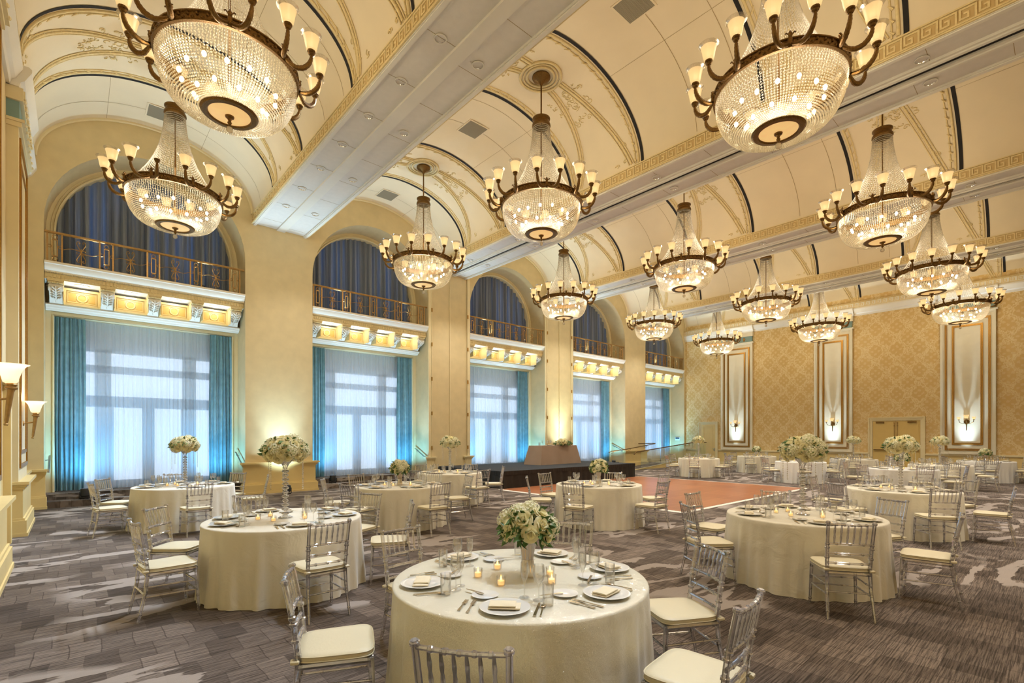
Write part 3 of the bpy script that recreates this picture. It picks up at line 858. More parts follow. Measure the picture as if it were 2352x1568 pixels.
for (a, b) in LP: mb.extr([(x, z) for x, z in CP(lambda q: q, -.74)][:8] + [(-.85, 8.0), (-.85, 7.62)], 'y', a - .06, b + .06)
struct(mb, 'trim_14', M['white'], 0)
keyat(-.695, True)
# door casing in the left wall
dc = MB(); dc.box(-.85, -.74, 9.55, 9.75, 0, 2.5); dc.box(-.85, -.74, 11.1, 11.3, 0, 2.5); dc.box(-.85, -.74, 9.55, 11.3, 2.5, 2.7)
dc.box(-.85, -.83, 9.75, 11.1, 0, 2.5); dc.box(-.85, -.79, 9.75, 9.83, 0, 2.5)
d3 = struct(dc, 'door_3', M['door'], 0)

# right wall
struct(MB().box(XRW, 29.1, YB, 16.05, 0, 8.6), 'wall_right', M['damask'], 0)
RP = [(11.86, 13.67), (7.07, 8.75), (2.0, 3.77), (-2.9, -1.1)]
ps, gp, bp, pc = MB(), MB(), MB(), MB()
for (a, b) in RP:
    ps.box(XRW - .10, XRW, a, b, .93, 7.02)
    gframe(ps, XRW - .14, XRW - .10, a, b, .93, 7.0, .08)
    for (m_, w) in ((.155, .075), (.39, .085)):
        gframe(gp, XRW - .135, XRW - .10, a + m_, b - m_, .93 + m_ * 1.05, 6.95 - m_ * 1.15, w * .62)
        gframe(gp, XRW - .125, XRW - .10, a + m_ + .06, b - m_ - .06, .99 + m_ * 1.05, 6.89 - m_ * 1.15, .022)
    ps.box(XRW - .18, XRW, a - .06, b + .06, 7.0, 7.06); ps.box(XRW - .15, XRW, a - .03, b + .03, 7.38, 7.62)
    bp.box(XRW - .12, XRW, a + .02, b - .02, 7.06, 7.38)
    yc = (a + b) / 2
    for q in (-.45, .45):
        gp.sphere((XRW - .13, yc + q, 7.28), .05, 8, 5, (.5, 1, 1)); gp.sphere((XRW - .13, yc + q, 7.16), .05, 8, 5, (.5, 1, 1)); gp.box(XRW - .14, XRW - .12, yc + q - .08, yc + q + .08, 7.205, 7.235)
struct(ps, 'trim_15', M['panel_cream'], 0); struct(gp, 'trim_16', M['gold'], 0); struct(bp, 'trim_17', M['blue_panel'], 0)
mb = MB(); mb.extr([(x, z) for x, z in CP(lambda q: -q, -XRW)], 'y', YB, 16)
for (a, b) in RP: mb.extr([(x, z) for x, z in CP(lambda q: -q, -XRW + .1)][:8] + [(XRW, 8.0), (XRW, 7.62)], 'y', a - .06, b + .06)
struct(mb, 'trim_18', M['white'], 0)
keyat(XRW - .155)
dado, bb = MB(), MB()
for (a, b) in ((15.1, 16.0), (6.36, 13.86), (YB, 4.32)):
    dado.box(XRW - .02, XRW, a, b, .2, .84); bb.box(XRW - .04, XRW, a, b, 0, .18); bb.box(XRW - .03, XRW, a, b, .18, .21)
    bb.box(XRW - .05, XRW, a, b, .83, .86); bb.box(XRW - .08, XRW, a, b, .86, .93)
struct(dado, 'trim_19', M['plinth'], 0); struct(bb, 'baseboard_right', M['cream_trim'], 0)
def casing(mb, a, b, z, w=.17):
    for (w0, w1, p) in ((0, w * .4, .05), (w * .4, w * .75, .07), (w * .75, w, .10)):
        mb.box(XRW - p, XRW, a - w1, a - w0, 0, z + w1); mb.box(XRW - p, XRW, b + w0, b + w1, 0, z + w1); mb.box(XRW - p, XRW, a - w0, b + w0, z + w0, z + w1)
d = empty('door_1', (XRW, 14.48, 0)); tag(d, kind='structure')
mb = MB(); mb.box(-.03, 0, -.43, .43, 0, 2.42); gframe(mb, -.045, -.03, -.43, .43, .01, 2.42, .13); gframe(mb, -.04, -.03, -.29, .29, .16, 2.27, .02)
mb.build('door_panel', M['door'], d, 0)
MB().box(-.06, -.045, -.41, -.35, .82, 1.0).tube([(-.05, -.38, .95), (-.10, -.38, .95), (-.10, -.26, .95)], .012, 8).build('door_handle', M['steel'], d)
mb = MB(); casing(mb, 14.05, 14.91, 2.42); c_ = mb.build('door_frame', M['cream_trim'], d, 0); c_.location = (-XRW, -14.48, 0)
d = empty('door_2', (XRW, 5.36, 0)); tag(d, kind='structure')
mb = MB(); casing(mb, 4.46, 6.26, 2.44); c_ = mb.build('door_frame', M['cream_trim'], d, 0); c_.location = (-XRW, -5.36, 0)
for sg in (-1, 1):
    a, b = sorted((sg * .008, sg * .89))
    mb = MB(); mb.box(-.02, 0, a, b, 0, 2.43); mb.box(-.03, -.02, a + .05, b - .05, .05, 2.3)
    p = mb.build('door_panel', M['door2'], d, 0)
    MB().box(-.10, -.055, a + .04, b - .04, 1.05, 1.09).box(-.10, -.03, sg * .2 - .12 + sg * .1, sg * .2 + .12 + sg * .1, 1.03, 1.12).build('panic_bar', M['bronze'], p, 0)
    MB().tube([(-.05, sg * .06, .1), (-.05, sg * .06, 2.38)], .013, 6).sphere((-.05, sg * .06, 2.2), .03, 8, 5).sphere((-.05, sg * .06, 2.34), .03, 8, 5).build('latch_rod', M['brass'], p)
    MB().box(-.09, -.03, sg * .6 - .16, sg * .6 + .16, 2.33, 2.40).build('door_closer', M['bronze'], p, 0)
# back wall closing the room
struct(MB().box(-1.2, 29.1, YB - .3, YB, 0, 10), 'wall_rear', M['wall'], 0)

# recessed downlights and vents
def downlight_proto():
    o = MB().lathe([(.105, -.012), (.105, 0), (.088, 0), (.088, -.012), (.105, -.012)], 24).build('recessed_downlight', M['white'])
    MB().lathe([(.088, -.004), (.07, .05), (.04, .075), (0, .08)], 20).build('reflector', M['chrome'], o)
    MB().lathe([(.03, .045), (.018, .06), (0, .066)], 10).sphere((0, 0, .045), .022, 8, 5).build('lamp', M['white'], o)
    return o
dl0 = downlight_proto(); first = True; DLS = []
BN = ['first beam from the left', 'second beam from the left', 'third beam from the left', 'fourth beam from the left']
NTH = ['first', 'second', 'third', 'fourth', 'fifth', 'sixth', 'seventh', 'eighth', 'ninth', 'tenth']
for i in range(4):
    for side in (0, 1):
        ys = [14.18 - 1.263 * k for k in range(7)] + [2.8, .3, -2.2] if (i == 0 and side == 0) else [14.18 - 2.51 * k for k in range(8 if i == 1 else 7)]
        for k, y in enumerate(ys):
            lab = '%s recessed downlight from the window wall, %s row, %s' % (NTH[k], ('left', 'right')[side], BN[i])
            loc = (4.34 + BAY * i - (.0 if i == 0 else -.04) + .79 * side, y, 7.992)
            DLS.append((loc[0], y))
            if first: o = tag(dl0, lab, 'downlight', 'recessed downlights in the beams'); first = False
            else: o = dup(dl0, loc, 0, lab)
            o.location = loc
VN = [(1, 15.15, 'square grey ceiling vent nearest the window wall in the second vault'), (1, 10.42, 'square grey ceiling vent left of the centre chandelier'), (1, 5.42, 'square grey ceiling vent at the top edge of the photo'), (0, 15.1, 'square grey ceiling vent above the leftmost arch')]
for (i, y, lab) in VN:
    t = empty('air_vent', (BX[i] + .02, y, 9.787), 0, lab, 'vent', 'ceiling vents')
    MB().frame(-.31, .31, -.31, .31, .035, -.012, .0).build('vent_frame', M['vault'], t, 0).rotation_euler = (PI / 2, 0, 0)
    g = MB().box(-.275, .275, -.275, .275, -.016, -.008)
    for k in range(22): g.box(-.27, .27, -.265 + .025 * k, -.255 + .025 * k, -.02, -.014)
    g.build('grille', M['vent'], t, 0)
# ------------------------------------------------------------------ chandeliers
def chandelier():
    """origin at the ring centre (z = 6.99 in the room)"""
    r = empty('crystal_chandelier')
    MB().lathe([(0, 2.88), (.20, 2.88), (.205, 2.85), (.17, 2.80), (.09, 2.76), (.04, 2.72), (.022, 2.68), (0, 2.68)], 28).build('ceiling_canopy', M['bronze'], r)
    MB().tube([(0, 0, 2.70), (0, 0, -.66)], .018, 8).build('rod', M['bronze'], r)
    c = MB().lathe([(.185, 1.74), (.21, 1.76), (.205, 1.80), (.18, 1.82), (.175, 1.88), (.20, 1.91), (.20, 1.93), (.03, 1.95), (.03, 1.92), (.165, 1.90), (.165, 1.74), (.185, 1.74)], 32)
    c.build('crown', M['bronze'], r)
    # tent of bead chains
    C = []
    n = 76
    for k in range(n):
        a = 2 * PI * k / n
        m = 42
        for j in range(m):
            t = j / (m - 1)
            rr = .185 + .12 * t + .50 * t ** 2.6
            C.append((rr * math.cos(a), rr * math.sin(a), 1.76 - 1.68 * t))
    mb = MB().octas(C, .0085, .019)
    for z, rr in ((1.68, .19), (1.60, .192)):
        for k in range(60):
            a = 2 * PI * k / 60; mb.octas([(rr * math.cos(a), rr * math.sin(a), z)], .014, .014)
    mb.build('crystal_tent', M['tent'], r, 0)
    # ring
    mb = MB().lathe([(.86, -.065), (.90, -.065), (.905, -.05), (.885, -.035), (.885, .04), (.905, .05), (.905, .065), (.87, .075), (.85, .06), (.85, -.06), (.86, -.065)], 72)
    for k in range(96):
        a = 2 * PI * k / 96
        mb.sphere((.888 * math.cos(a), .888 * math.sin(a), .022 * (1 if k % 2 else -1)), .022, 6, 4)
    mb.build('ring', M['bronze'], r)
    MB().lathe([(.84, -.06), (.85, .05)], 4)
    # bowl of bead strings
    prof = []
    for k in range(60):
        q = PI / 2 * k / 59
        rr = .36 + .51 * math.cos(q) ** .62; zz = -.075 - .57 * math.sin(q) ** 1.15
        prof.append((rr, zz))
    # arc-length resample
    L_ = [0]
    for p, q in zip(prof[:-1], prof[1:]): L_.append(L_[-1] + math.hypot(p[0] - q[0], p[1] - q[1]))
    C = []; E_ = []
    n = 126; m = 27
    for j in range(m):
        s_ = L_[-1] * (j + .5) / m
        i = max(k for k in range(60) if L_[k] <= s_)
        i = min(i, 58); t = (s_ - L_[i]) / max(1e-6, L_[i + 1] - L_[i])
        rr = prof[i][0] + (prof[i + 1][0] - prof[i][0]) * t; zz = prof[i][1] + (prof[i + 1][1] - prof[i][1]) * t
        for k in range(n):
            a = 2 * PI * (k + .0) / n
            (E_ if j < 5 else C).append((rr * math.cos(a), rr * math.sin(a), zz))
    mb = MB().octas(C, .0150, .0155).octas(E_, .0095, .021)
    mb.build('crystal_bowl', M['crystal'], r, 0)
    # bottom disc
    d = MB().lathe([(.265, -0.665), (.28, -0.680), (.34, -0.675), (.365, -0.650), (.36, -0.635), (.30, -0.630), (.265, -0.645), (.265, -0.665)], 40).build('disc_rim', M['bronze'], r)
    MB().lathe([(0, -0.690), (.15, -0.680), (.27, -0.657), (.27, -0.647), (0, -0.655)], 32).build('alabaster_disc', M['alabaster'], d)
    f = MB().lathe([(0, -0.665), (.06, -0.687), (.055, -0.705), (.03, -0.720), (.018, -0.755), (.03, -0.775), (.018, -0.805), (0, -0.825)], 16).build('finial', M['bronze'], r)
    MB().sphere((0, 0, -0.875), .045, 12, 8).build('crystal_ball', M['crystal'], f)
    # inner bulbs
    me = MB().sphere((0, 0, 0), .030, 10, 7, (1, 1, 1.3)).mesh('bulb'); me.materials.append(M['bulb'])
    k = 0
    for (n, rr, z, o) in ((14, .60, -.28, .1), (9, .42, -.47, .3)):
        for j in range(n):
            a = 2 * PI * (j + o) / n
            mobj('bulb', me, r, (rr * math.cos(a), rr * math.sin(a), z + .02 * ((j * 7) % 3 - 1)))
    # arms in pairs
    def am(sg):
        mb = MB()
        pts = [(.0, 0, -.01), (.04, sg * .05, -.06), (.10, sg * .125, -.10), (.18, sg * .185, -.08), (.24, sg * .22, -.01), (.265, sg * .235, .07), (.265, sg * .235, .13)]
        P = []
        for q in range(len(pts) - 1):
            for w in range(4): P.append(tuple(Vector(pts[q]).lerp(Vector(pts[q + 1]), w / 4)))
        P.append(pts[-1])
        # smooth
        for _ in range(2): P = [P[0]] + [tuple((Vector(P[i - 1]) + Vector(P[i]) * 2 + Vector(P[i + 1])) / 4) for i in range(1, len(P) - 1)] + [P[-1]]
        R_ = [.015 + .017 * math.sin(PI * min(1, i / (len(P) - 1))) + (.004 if i % 2 else 0) for i in range(len(P))]
        mb.tube(P, R_, 8)
        Mx = Matrix.Translation((.265, sg * .235, .13))
        mb.lathe([(0, -.02), (.03, -.01), (.045, .01), (.04, .025), (.055, .035), (.055, .05), (.03, .055), (0, .055)], 12, Mx)
        mb.tube([(0, 0, .03), (.03, sg * .02, .08), (.015, sg * .05, .12), (.03, sg * .06, .10)], .010, 5)
        me = mb.mesh('arm'); me.materials.append(M['bronze']); return me
    ams = {1: am(1), -1: am(-1)}
    sh = MB().lathe([(.045, 0), (.068, .012), (.080, .06), (.092, .13), (.108, .185), (.104, .186), (.088, .13), (.076, .06), (.062, .016), (.04, .008)], 20).mesh('lamp_shade'); sh.materials.append(M['shade'])
    sr = MB().lathe([(.107, .184), (.122, .205), (.140, .218), (.138, .221), (.120, .210), (.104, .186)], 20).mesh('shade_rim'); sr.materials.append(M['shade_rim'])
    co = MB().sphere((0, 0, .085), .034, 10, 7, (1, 1, 1.25)).mesh('lamp_bulb'); co.materials.append(M['core'])
    fl = MB()
    fl.lathe([(0, -.05), (.03, -.04), (.035, 0), (.03, .05), (.02, .09), (.03, .115), (.012, .15), (0, .16)], 10)
    flm = fl.mesh('mount'); flm.materials.append(M['bronze'])
    for k in range(8):
        a = 2 * PI * (k + .27) / 8
        mobj('mount', flm, r, (.90 * math.cos(a), .90 * math.sin(a), .0), (0, 0, a))
        for sg in (-1, 1):
            o = mobj('arm', ams[sg], r, (.90 * math.cos(a), .90 * math.sin(a), .0), (0, 0, a))
            s_ = mobj('lamp_shade', sh, o, (.265, sg * .235, .185)); mobj('shade_rim', sr, o, (.265, sg * .235, .185)); mobj('lamp_bulb', co, o, (.265, sg * .235, .185))
    return r
CH = {
 (0, 0): 'crystal chandelier hanging before the leftmost arch, just under the cropped one',
 (0, 1): 'big crystal chandelier cropped by the top edge at upper left',
 (0, 2): 'crystal chandelier out of frame above the foreground table',
 (1, 0): 'crystal chandelier before the second arch from left, rod and medallion showing',
 (1, 1): 'crystal chandelier in the centre, hanging by its rod from a full medallion',
 (1, 2): 'big crystal chandelier cropped by the top edge at upper right',
 (0, 3): 'crystal chandelier out of frame behind the camera at left', (1, 3): 'crystal chandelier out of frame behind the camera at right',
 (2, 0): 'crystal chandelier before the third arch, above the draped stage table',
 (2, 1): 'crystal chandelier next right of the centre one, above the dance floor',
 (2, 2): 'crystal chandelier below the big cropped one at upper right',
 (3, 0): 'crystal chandelier before the fourth arch, left of the dance floor chandeliers',
 (3, 1): 'crystal chandelier above the middle of the dance floor, lower right of its larger twin',
 (3, 2): 'crystal chandelier at right overlapping the lowest one near the picture edge',
 (4, 0): 'smallest crystal chandelier, farthest off before the single door wall panel',
 (4, 1): 'crystal chandelier in front of the middle gold framed wall panel',
 (4, 2): 'rightmost crystal chandelier in front of the right gold framed wall panel',
}
ch0 = chandelier()
CHX, CHY, CHZ = 1.6525, 12.881, 6.91
for n_, ((i, j), lab) in enumerate(CH.items()):
    loc = (CHX + 6.2222 * i, CHY - 5.0018 * j, CHZ)
    if n_ == 0:
        o = ch0; o.location = loc; tag(o, lab, 'chandelier', 'crystal basket chandeliers')
    else:
        o = dup(ch0, loc, (n_ * .37) % .78, lab, 'chandelier', 'crystal basket chandeliers')

# one arm of the chandelier before the leftmost arch has lost its shade and bulb
bare = [a for a in KIDS[ch0.name] if a.name.startswith('arm')]
def seen_at(a):
    q = Matrix.Translation(ch0.location) @ Matrix.Translation(a.location) @ Matrix.Rotation(a.rotation_euler.z, 4, 'Z') @ KIDS[a.name][0].location
    s_, c_ = math.sin(.726), math.cos(.726); d = q.x * s_ + q.y * c_
    return 1176 + 1134.56 * (q.x * c_ - q.y * s_) / d, 1001.96 - 1134.56 * (q.z - 1.7) / d
bare = min(bare, key=lambda a: math.hypot(seen_at(a)[0] - 350, seen_at(a)[1] - 355))
for g in KIDS.pop(bare.name): bpy.data.objects.remove(g)
# ------------------------------------------------------------------ tables
TB = { # name: x, y, bottom radius seed, first seat angle, vase, phrase, cloth
 'T1': (2.23, 2.43, 'sequin', [155, 94, 27, -30, -80, -141], 'low', 'the foreground table'),
 'T2': (1.82, 5.97, 'linen', [-173, 143, 92, 23, -29, -92], 'tall', 'the tall-vase table at left'),
 'T3': (1.60, 11.25, 'linen', [-168, 147, 90, 38, -15, -90], 'tall', 'the table by the leftmost window'),
 'T4': (4.70, 8.55, 'linen', [-155, 150, 100, 30, -18, -89], 'low', 'the low-vase table left of centre'),
 'T5': (7.35, 10.72, 'linen', [-160, 145, 90, 30, -34, -90], 'tall', 'the table at the stage corner'),
 'T6': (7.74, 6.15, 'linen', [140, -159, -87, 93, 25, -30], 'low', 'the table before the dance floor'),
 'T7': (6.52, 2.11, 'linen', [-146, -82, 142, 88, 32, -26], 'tall', 'the tall-vase table at right'),
 'T8': (11.0, 1.98, 'linen', [-148, -88, 87, 152, -32, 28], 'tall', 'the table behind the right tall-vase table'),
 'T9': (20.07, 10.54, 'linen', [-160, -100, 140, 80, 20, -40], 'tall', 'the table by the single door'),
 'T10': (24.3, 9.85, 'linen', [-170, -110, 130, 70, 10, -50], 'low', 'the shaded far table by the left wall panel'),
 'T11': (20.3, 6.65, 'linen_w', [-155, -95, 145, 85, 25, -35], 'low', 'the white table past the dance floor'),
 'T12': (24.2, 5.92, 'linen', [-165, -105, 135, 75, 15, -45], 'tall', 'the far table by the middle wall panel'),
 'T13': (18.0, 3.2, 'linen_w', [-150, -92, 150, 90, 30, -30], 'low', 'the table before the double doors'),
 'T14': (21.4, 2.82, 'linen', [-160, -96, 140, 80, 20, -40], 'tall', 'the table right of the double doors'),
 'T15': (25.83, 2.08, 'linen_w', [-170, -110, 130, 70, 10, -50], 'low', 'the rightmost far table'),
}
DIRS = ['right', 'back-right', 'back', 'back-left', 'left', 'front-left', 'front', 'front-right']
def seatname(x, y, a):
    away = math.atan2(y, x)          # camera at the origin
    d = (math.radians(a) - away + PI / 2) % (2 * PI)   # pi/2 = straight away
    return DIRS[int((d + PI / 8) // (PI / 4)) % 8]

def cloth_mesh(seed):
    R = random.Random(seed)
    TR, TH = .83, .765
    nf = R.choice([17, 19, 21]); ph = [R.random() * 6.28 for _ in range(8)]
    def fn(u, v):
        a = 2 * PI * u
        if v < .3:
            t = v / .3; r = TR * t ** .8 * .985; return (r * math.cos(a), r * math.sin(a), TH + .0 * t)
        t = (v - .3) / .7
        if t < .10:
            q = t / .10 * PI / 2; r = TR * .985 + .014 * math.sin(q); z = TH - .016 * (1 - math.cos(q))
            return (r * math.cos(a), r * math.sin(a), z)
        d = (t - .10) / .90
        fold = .50 * math.sin(nf * a + ph[0] + 1.5 * math.sin(3 * a + ph[1])) + .32 * math.sin((nf * 2 - 5) * a + ph[2] + d) + .35 * math.sin(5 * a + ph[3]) + .2 * math.sin(41 * a + ph[4])
        sharp = math.copysign(abs(fold) ** .8, fold)
        amp = .003 + .030 * d ** 1.1
        r = TR + .034 * d + amp * max(-1, min(1, sharp)) + .008 * d ** 3
        z = (TH - .016) * (1 - d) + .004 * d + (.008 * math.sin(7 * a + ph[5]) * d * (1 - d))
        return (r * math.cos(a), r * math.sin(a), max(.004, z))
    me = MB().grid(fn, 256, 30, wrapu=True).mesh('tablecloth', 1.3)
    return me
CLO = {}
def get_cloth(k, mt):
    if (k, mt) not in CLO:
        me = cloth_mesh(50 + k); me.materials.append(M[mt]); CLO[(k, mt)] = me
    return CLO[(k, mt)]
TOP = MB().lathe([(0, .758), (.80, .758), (.80, .725), (0, .725)], 40).mesh('tabletop'); TOP.materials.append(M['door'])
LEGM = MB().tube([(0, 0, 0), (0, 0, .725)], .02, 8).mesh('leg'); LEGM.materials.append(M['black'])

# ---------------------------------------------------------------- chair
def chair_proto():
    """clear ballroom chair, front towards +y, seat centre at origin"""
    r = empty('ballroom_chair')
    ac = M['acrylic']
    def bamboo(mb, path, rad, rings):
        P = [Vector(p) for p in path]
        mb.tube(path, rad, 8)
        L_ = [0]
        for a, b in zip(P[:-1], P[1:]): L_.append(L_[-1] + (b - a).length)
        for t in rings:
            s_ = t * L_[-1]
            for i in range(len(P) - 1):
                if L_[i] <= s_ <= L_[i + 1] + 1e-9:
                    q = P[i].lerp(P[i + 1], (s_ - L_[i]) / (L_[i + 1] - L_[i])); d = (P[i + 1] - P[i]).normalized()
                    rr = (rad if not isinstance(rad, list) else rad[i]) * 1.32
                    mb.tube([q - d * .010, q - d * .006, q + d * .006, q + d * .010], [rr * .8, rr, rr, rr * .8], 8)
                    break
        return mb
    for sx in (-1, 1):
        bamboo(MB(), [(sx * .205, .215, 0), (sx * .192, .195, .43)], [.0125, .018], (.12, .35, .62, .66, .9)).build('leg', ac, r)
        bamboo(MB(), [(sx * .190, -.265, 0), (sx * .178, -.205, .28), (sx * .175, -.190, .46), (sx * .180, -.215, .66), (sx * .188, -.265, .915)], [.0125, .017, .018, .0165, .015], (.08, .27, .30, .62, .72, .76, .985)).build('leg', ac, r)
    mb = MB()
    for z, y, bow in ((.885, -.258, .02), (.70, -.224, .012), (.605, -.208, .010), (.515, -.197, .008)):
        pts = [(-.18 + .36 * k / 8, y - bow * math.sin(PI * k / 8), z) for k in range(9)]
        bamboo(mb, pts, .0115, (.2, .5, .8) if z != .885 else (.17, .34, .5, .66, .83))
    for k in range(6):
        x = -.128 + .256 * k / 5; b1 = math.sin(PI * (x + .18) / .36)
        p0 = Vector((x, -.224 - .012 * b1, .70)); p1 = Vector((x * 1.02, -.258 - .02 * b1, .885))
        pts = [p0.lerp(p1, t) for t in (0, .2, .34, .5, .66, .8, 1)]
        mb.tube(pts, [.006, .009, .0115, .008, .0115, .009, .006], 6)
    mb.build('backrest', ac, r)
    mb = MB()
    for a, b in (((-.19, .195, .42), (.19, .195, .42)), ((-.19, .195, .42), (-.176, -.19, .42)), ((.19, .195, .42), (.176, -.19, .42)), ((-.176, -.19, .42), (.176, -.19, .42))):
        mb.tube([a, b], .02, 8)
    mb.grid(lambda u, v: ((-.185 + .37 * u), -.19 + .385 * v, .436), 2, 2)
    mb.build('seat_frame', ac, r)
    mb = MB()
    for sx in (-1, 1):
        for z in (.30, .21): bamboo(mb, [(sx * .197, .205, z), (sx * .180, -.215, z + .01)], .0085, (.3, .7))
    for z in (.285, .205): bamboo(mb, [(-.197, .205, z), (.197, .205, z)], .0085, (.3, .7))
    bamboo(mb, [(-.18, -.22, .25), (.18, -.22, .25)], .0085, (.5,))
    mb.build('stretcher', ac, r)
    # cushion
    def fn(u, v):
        a = 2 * PI * u
        k = .36
        c, s_ = math.cos(a), math.sin(a)
        sx = math.copysign(abs(c) ** k, c); sy = math.copysign(abs(s_) ** k, s_)
        if v < .35: q = v / .35; rr = q; z = .487 - .008 * q ** 3
        elif v < .6: q = (v - .35) / .25 * PI; rr = 1 + .035 * math.sin(q); z = .460 + .019 * math.cos(q)
        else: rr = 1 - (v - .6) / .4; z = .441
        w = .205 + .012 * sy
        return (w * sx * rr, .205 * sy * rr + .005, z)
    cu = MB().grid(fn, 48, 14, wrapu=True).build('cushion', M['cushion'], r, 1.1)
    mb = MB()
    def ln(z, e):
        pts = []
        for i in range(48):
            p = fn(i / 48, .45); pts.append((p[0] * e, (p[1] - .005) * e + .005, z))
        mb.tube(pts, .004, 5, closed=True)
    ln(.474, 1.0); ln(.447, 1.0)
    for sx in (-1, 1): mb.tube([(sx * .165, -.19, .455), (sx * .205, -.195, .455), (sx * .20, -.222, .455), (sx * .165, -.222, .455)], .012, 6)
    mb.build('piping', M['cushion'], cu)
    return r
chair0 = chair_proto()

# ---------------------------------------------------------------- tableware meshes
def me_of(mb, name, mt, smooth=.6):
    me = mb.mesh(name, smooth); me.materials.append(M[mt]); return me
TW = {}
TW['dinner_plate'] = me_of(MB().lathe([(0, .004), (.075, .004), (.085, .006), (.135, .018), (.138, .020), (.135, .021), (.085, .011), (.075, .009), (0, .009)], 32), 'dinner_plate', 'china')
TW['bread_plate'] = me_of(MB().lathe([(0, .003), (.045, .003), (.078, .012), (.080, .014), (.077, .014), (.045, .007), (0, .007)], 24), 'bread_plate', 'china')
def napkin():
    mb = MB()
    def layer(x0, x1, y0, y1, z, t, tw):
        Mx = Matrix.Rotation(tw, 4, 'Z')
        def fn(u, v):
            x = x0 + (x1 - x0) * u; y = y0 + (y1 - y0) * v
            return (x, y, z + t * (1 - (2 * u - 1) ** 6 * .4) * (1 - (2 * v - 1) ** 6 * .6) + .0015 * math.sin(9 * u + 4 * v))
        mb.grid(fn, 12, 6, Mx); mb.box(x0, x1, y0, y1, z, z + t * .55, Mx)
    layer(-.085, .085, -.048, .048, 0, .011, 0); layer(-.083, .06, -.045, .046, .011, .010, .03)
    return mb
TW['napkin'] = me_of(napkin(), 'napkin', 'napkin')
TW['wine_glass'] = me_of(MB().lathe([(0, .002), (.034, .002), (.033, .004), (.010, .007), (.004, .014), (.0035, .085), (.008, .095), (.026, .115), (.036, .145), (.035, .175), (.030, .205), (.029, .205), (.033, .175), (.034, .145), (.024, .117), (0, .099)], 20), 'wine_glass', 'glass')
TW['champagne_flute'] = me_of(MB().lathe([(0, .002), (.030, .002), (.029, .004), (.008, .007), (.0035, .014), (.0035, .075), (.008, .088), (.020, .12), (.024, .155), (.022, .205), (.021, .205), (.0225, .155), (.018, .12), (0, .092)], 18), 'champagne_flute', 'glass')
TW['tumbler'] = me_of(MB().lathe([(0, .001), (.029, .001), (.030, .004), (.033, .125), (.0315, .125), (.0285, .012), (0, .011)], 18), 'tumbler', 'glass')
def knife(L=.22):
    mb = MB()
    mb.box(-.0075, .0075, 0, L * .42, .001, .006)
    mb.add([(-.007, L * .42, .002), (.007, L * .42, .002), (.009, L * .7, .003), (.002, L, .003), (-.007, L * .9, .003), (-.007, L * .42, .005), (.007, L * .42, .005), (.009, L * .7, .0045), (.002, L, .004), (-.007, L * .9, .004)], [(0, 4, 3, 2, 1), (5, 6, 7, 8, 9), (0, 1, 6, 5), (1, 2, 7, 6), (2, 3, 8, 7), (3, 4, 9, 8), (4, 0, 5, 9)])
    return mb
def fork(L=.195):
    mb = MB()
    mb.add([(-.008, 0, .001), (.008, 0, .001), (.0035, L * .6, .006), (-.0035, L * .6, .006), (-.008, 0, .004), (.008, 0, .004), (.0035, L * .6, .009), (-.0035, L * .6, .009)], [(0, 3, 2, 1), (4, 5, 6, 7), (0, 1, 5, 4), (1, 2, 6, 5), (2, 3, 7, 6), (3, 0, 4, 7)])
    mb.box(-.011, .011, L * .60, L * .72, .004, .008)
    for x in (-.009, -.003, .003, .009): mb.box(x - .0018, x + .0018, L * .72, L, .005, .008)
    return mb
def spoon(L=.17):
    mb = MB(); mb.box(-.004, .004, 0, L * .72, .003, .006); mb.sphere((0, L * .85, .007), .02, 10, 6, (.75, 1.25, .3)); return mb
TW['knife'] = me_of(knife(), 'knife', 'silver'); TW['fork'] = me_of(fork(), 'fork', 'silver'); TW['salad_fork'] = me_of(fork(.165), 'salad_fork', 'silver')
TW['butter_knife'] = me_of(knife(.15), 'butter_knife', 'silver'); TW['spoon'] = me_of(spoon(), 'spoon', 'silver')
CATS = {'dinner_plate': 'plate', 'bread_plate': 'plate', 'napkin': 'napkin', 'wine_glass': 'wine glass', 'champagne_flute': 'glass', 'tumbler': 'glass', 'knife': 'knife', 'fork': 'fork', 'salad_fork': 'fork', 'butter_knife': 'knife', 'spoon': 'spoon'}
DESC = {'dinner_plate': 'white dinner plate', 'bread_plate': 'small white bread plate', 'napkin': 'folded cream napkin', 'wine_glass': 'stemmed wine glass', 'champagne_flute': 'slim champagne flute', 'tumbler': 'straight water tumbler', 'knife': 'silver dinner knife', 'fork': 'silver dinner fork', 'salad_fork': 'short silver fork', 'butter_knife': 'small butter knife', 'spoon': 'silver spoon'}
PLUR = {'dinner_plate': 'dinner plates on the round tables', 'bread_plate': 'bread plates on the round tables', 'napkin': 'folded napkins on the plates', 'wine_glass': 'wine glasses on the round tables', 'champagne_flute': 'champagne flutes on the round tables', 'tumbler': 'water tumblers on the round tables', 'knife': 'dinner knives', 'fork': 'dinner forks', 'salad_fork': 'short forks', 'butter_knife': 'butter knives', 'spoon': 'spoons'}
ZT = .767
LAY = [ # name, radial distance, tangential, z, rotation, near only
 ('dinner_plate', .645, 0, 0, 0, 0), ('napkin', .645, 0, .0180, 0, 0), ('wine_glass', .475, .165, 0, 0, 0), ('champagne_flute', .43, .085, 0, 0, 0), ('tumbler', .545, .235, 0, 0, 0),
 ('bread_plate', .44, -.15, 0, 0, 1), ('butter_knife', .44, -.15, .0115, 1.0, 1), ('fork', .72, -.185, 0, 0, 1), ('salad_fork', .70, -.238, 0, 0, 1), ('knife', .73, .172, 0, 0, 1), ('spoon', .71, .20, 0, 0, 1)]

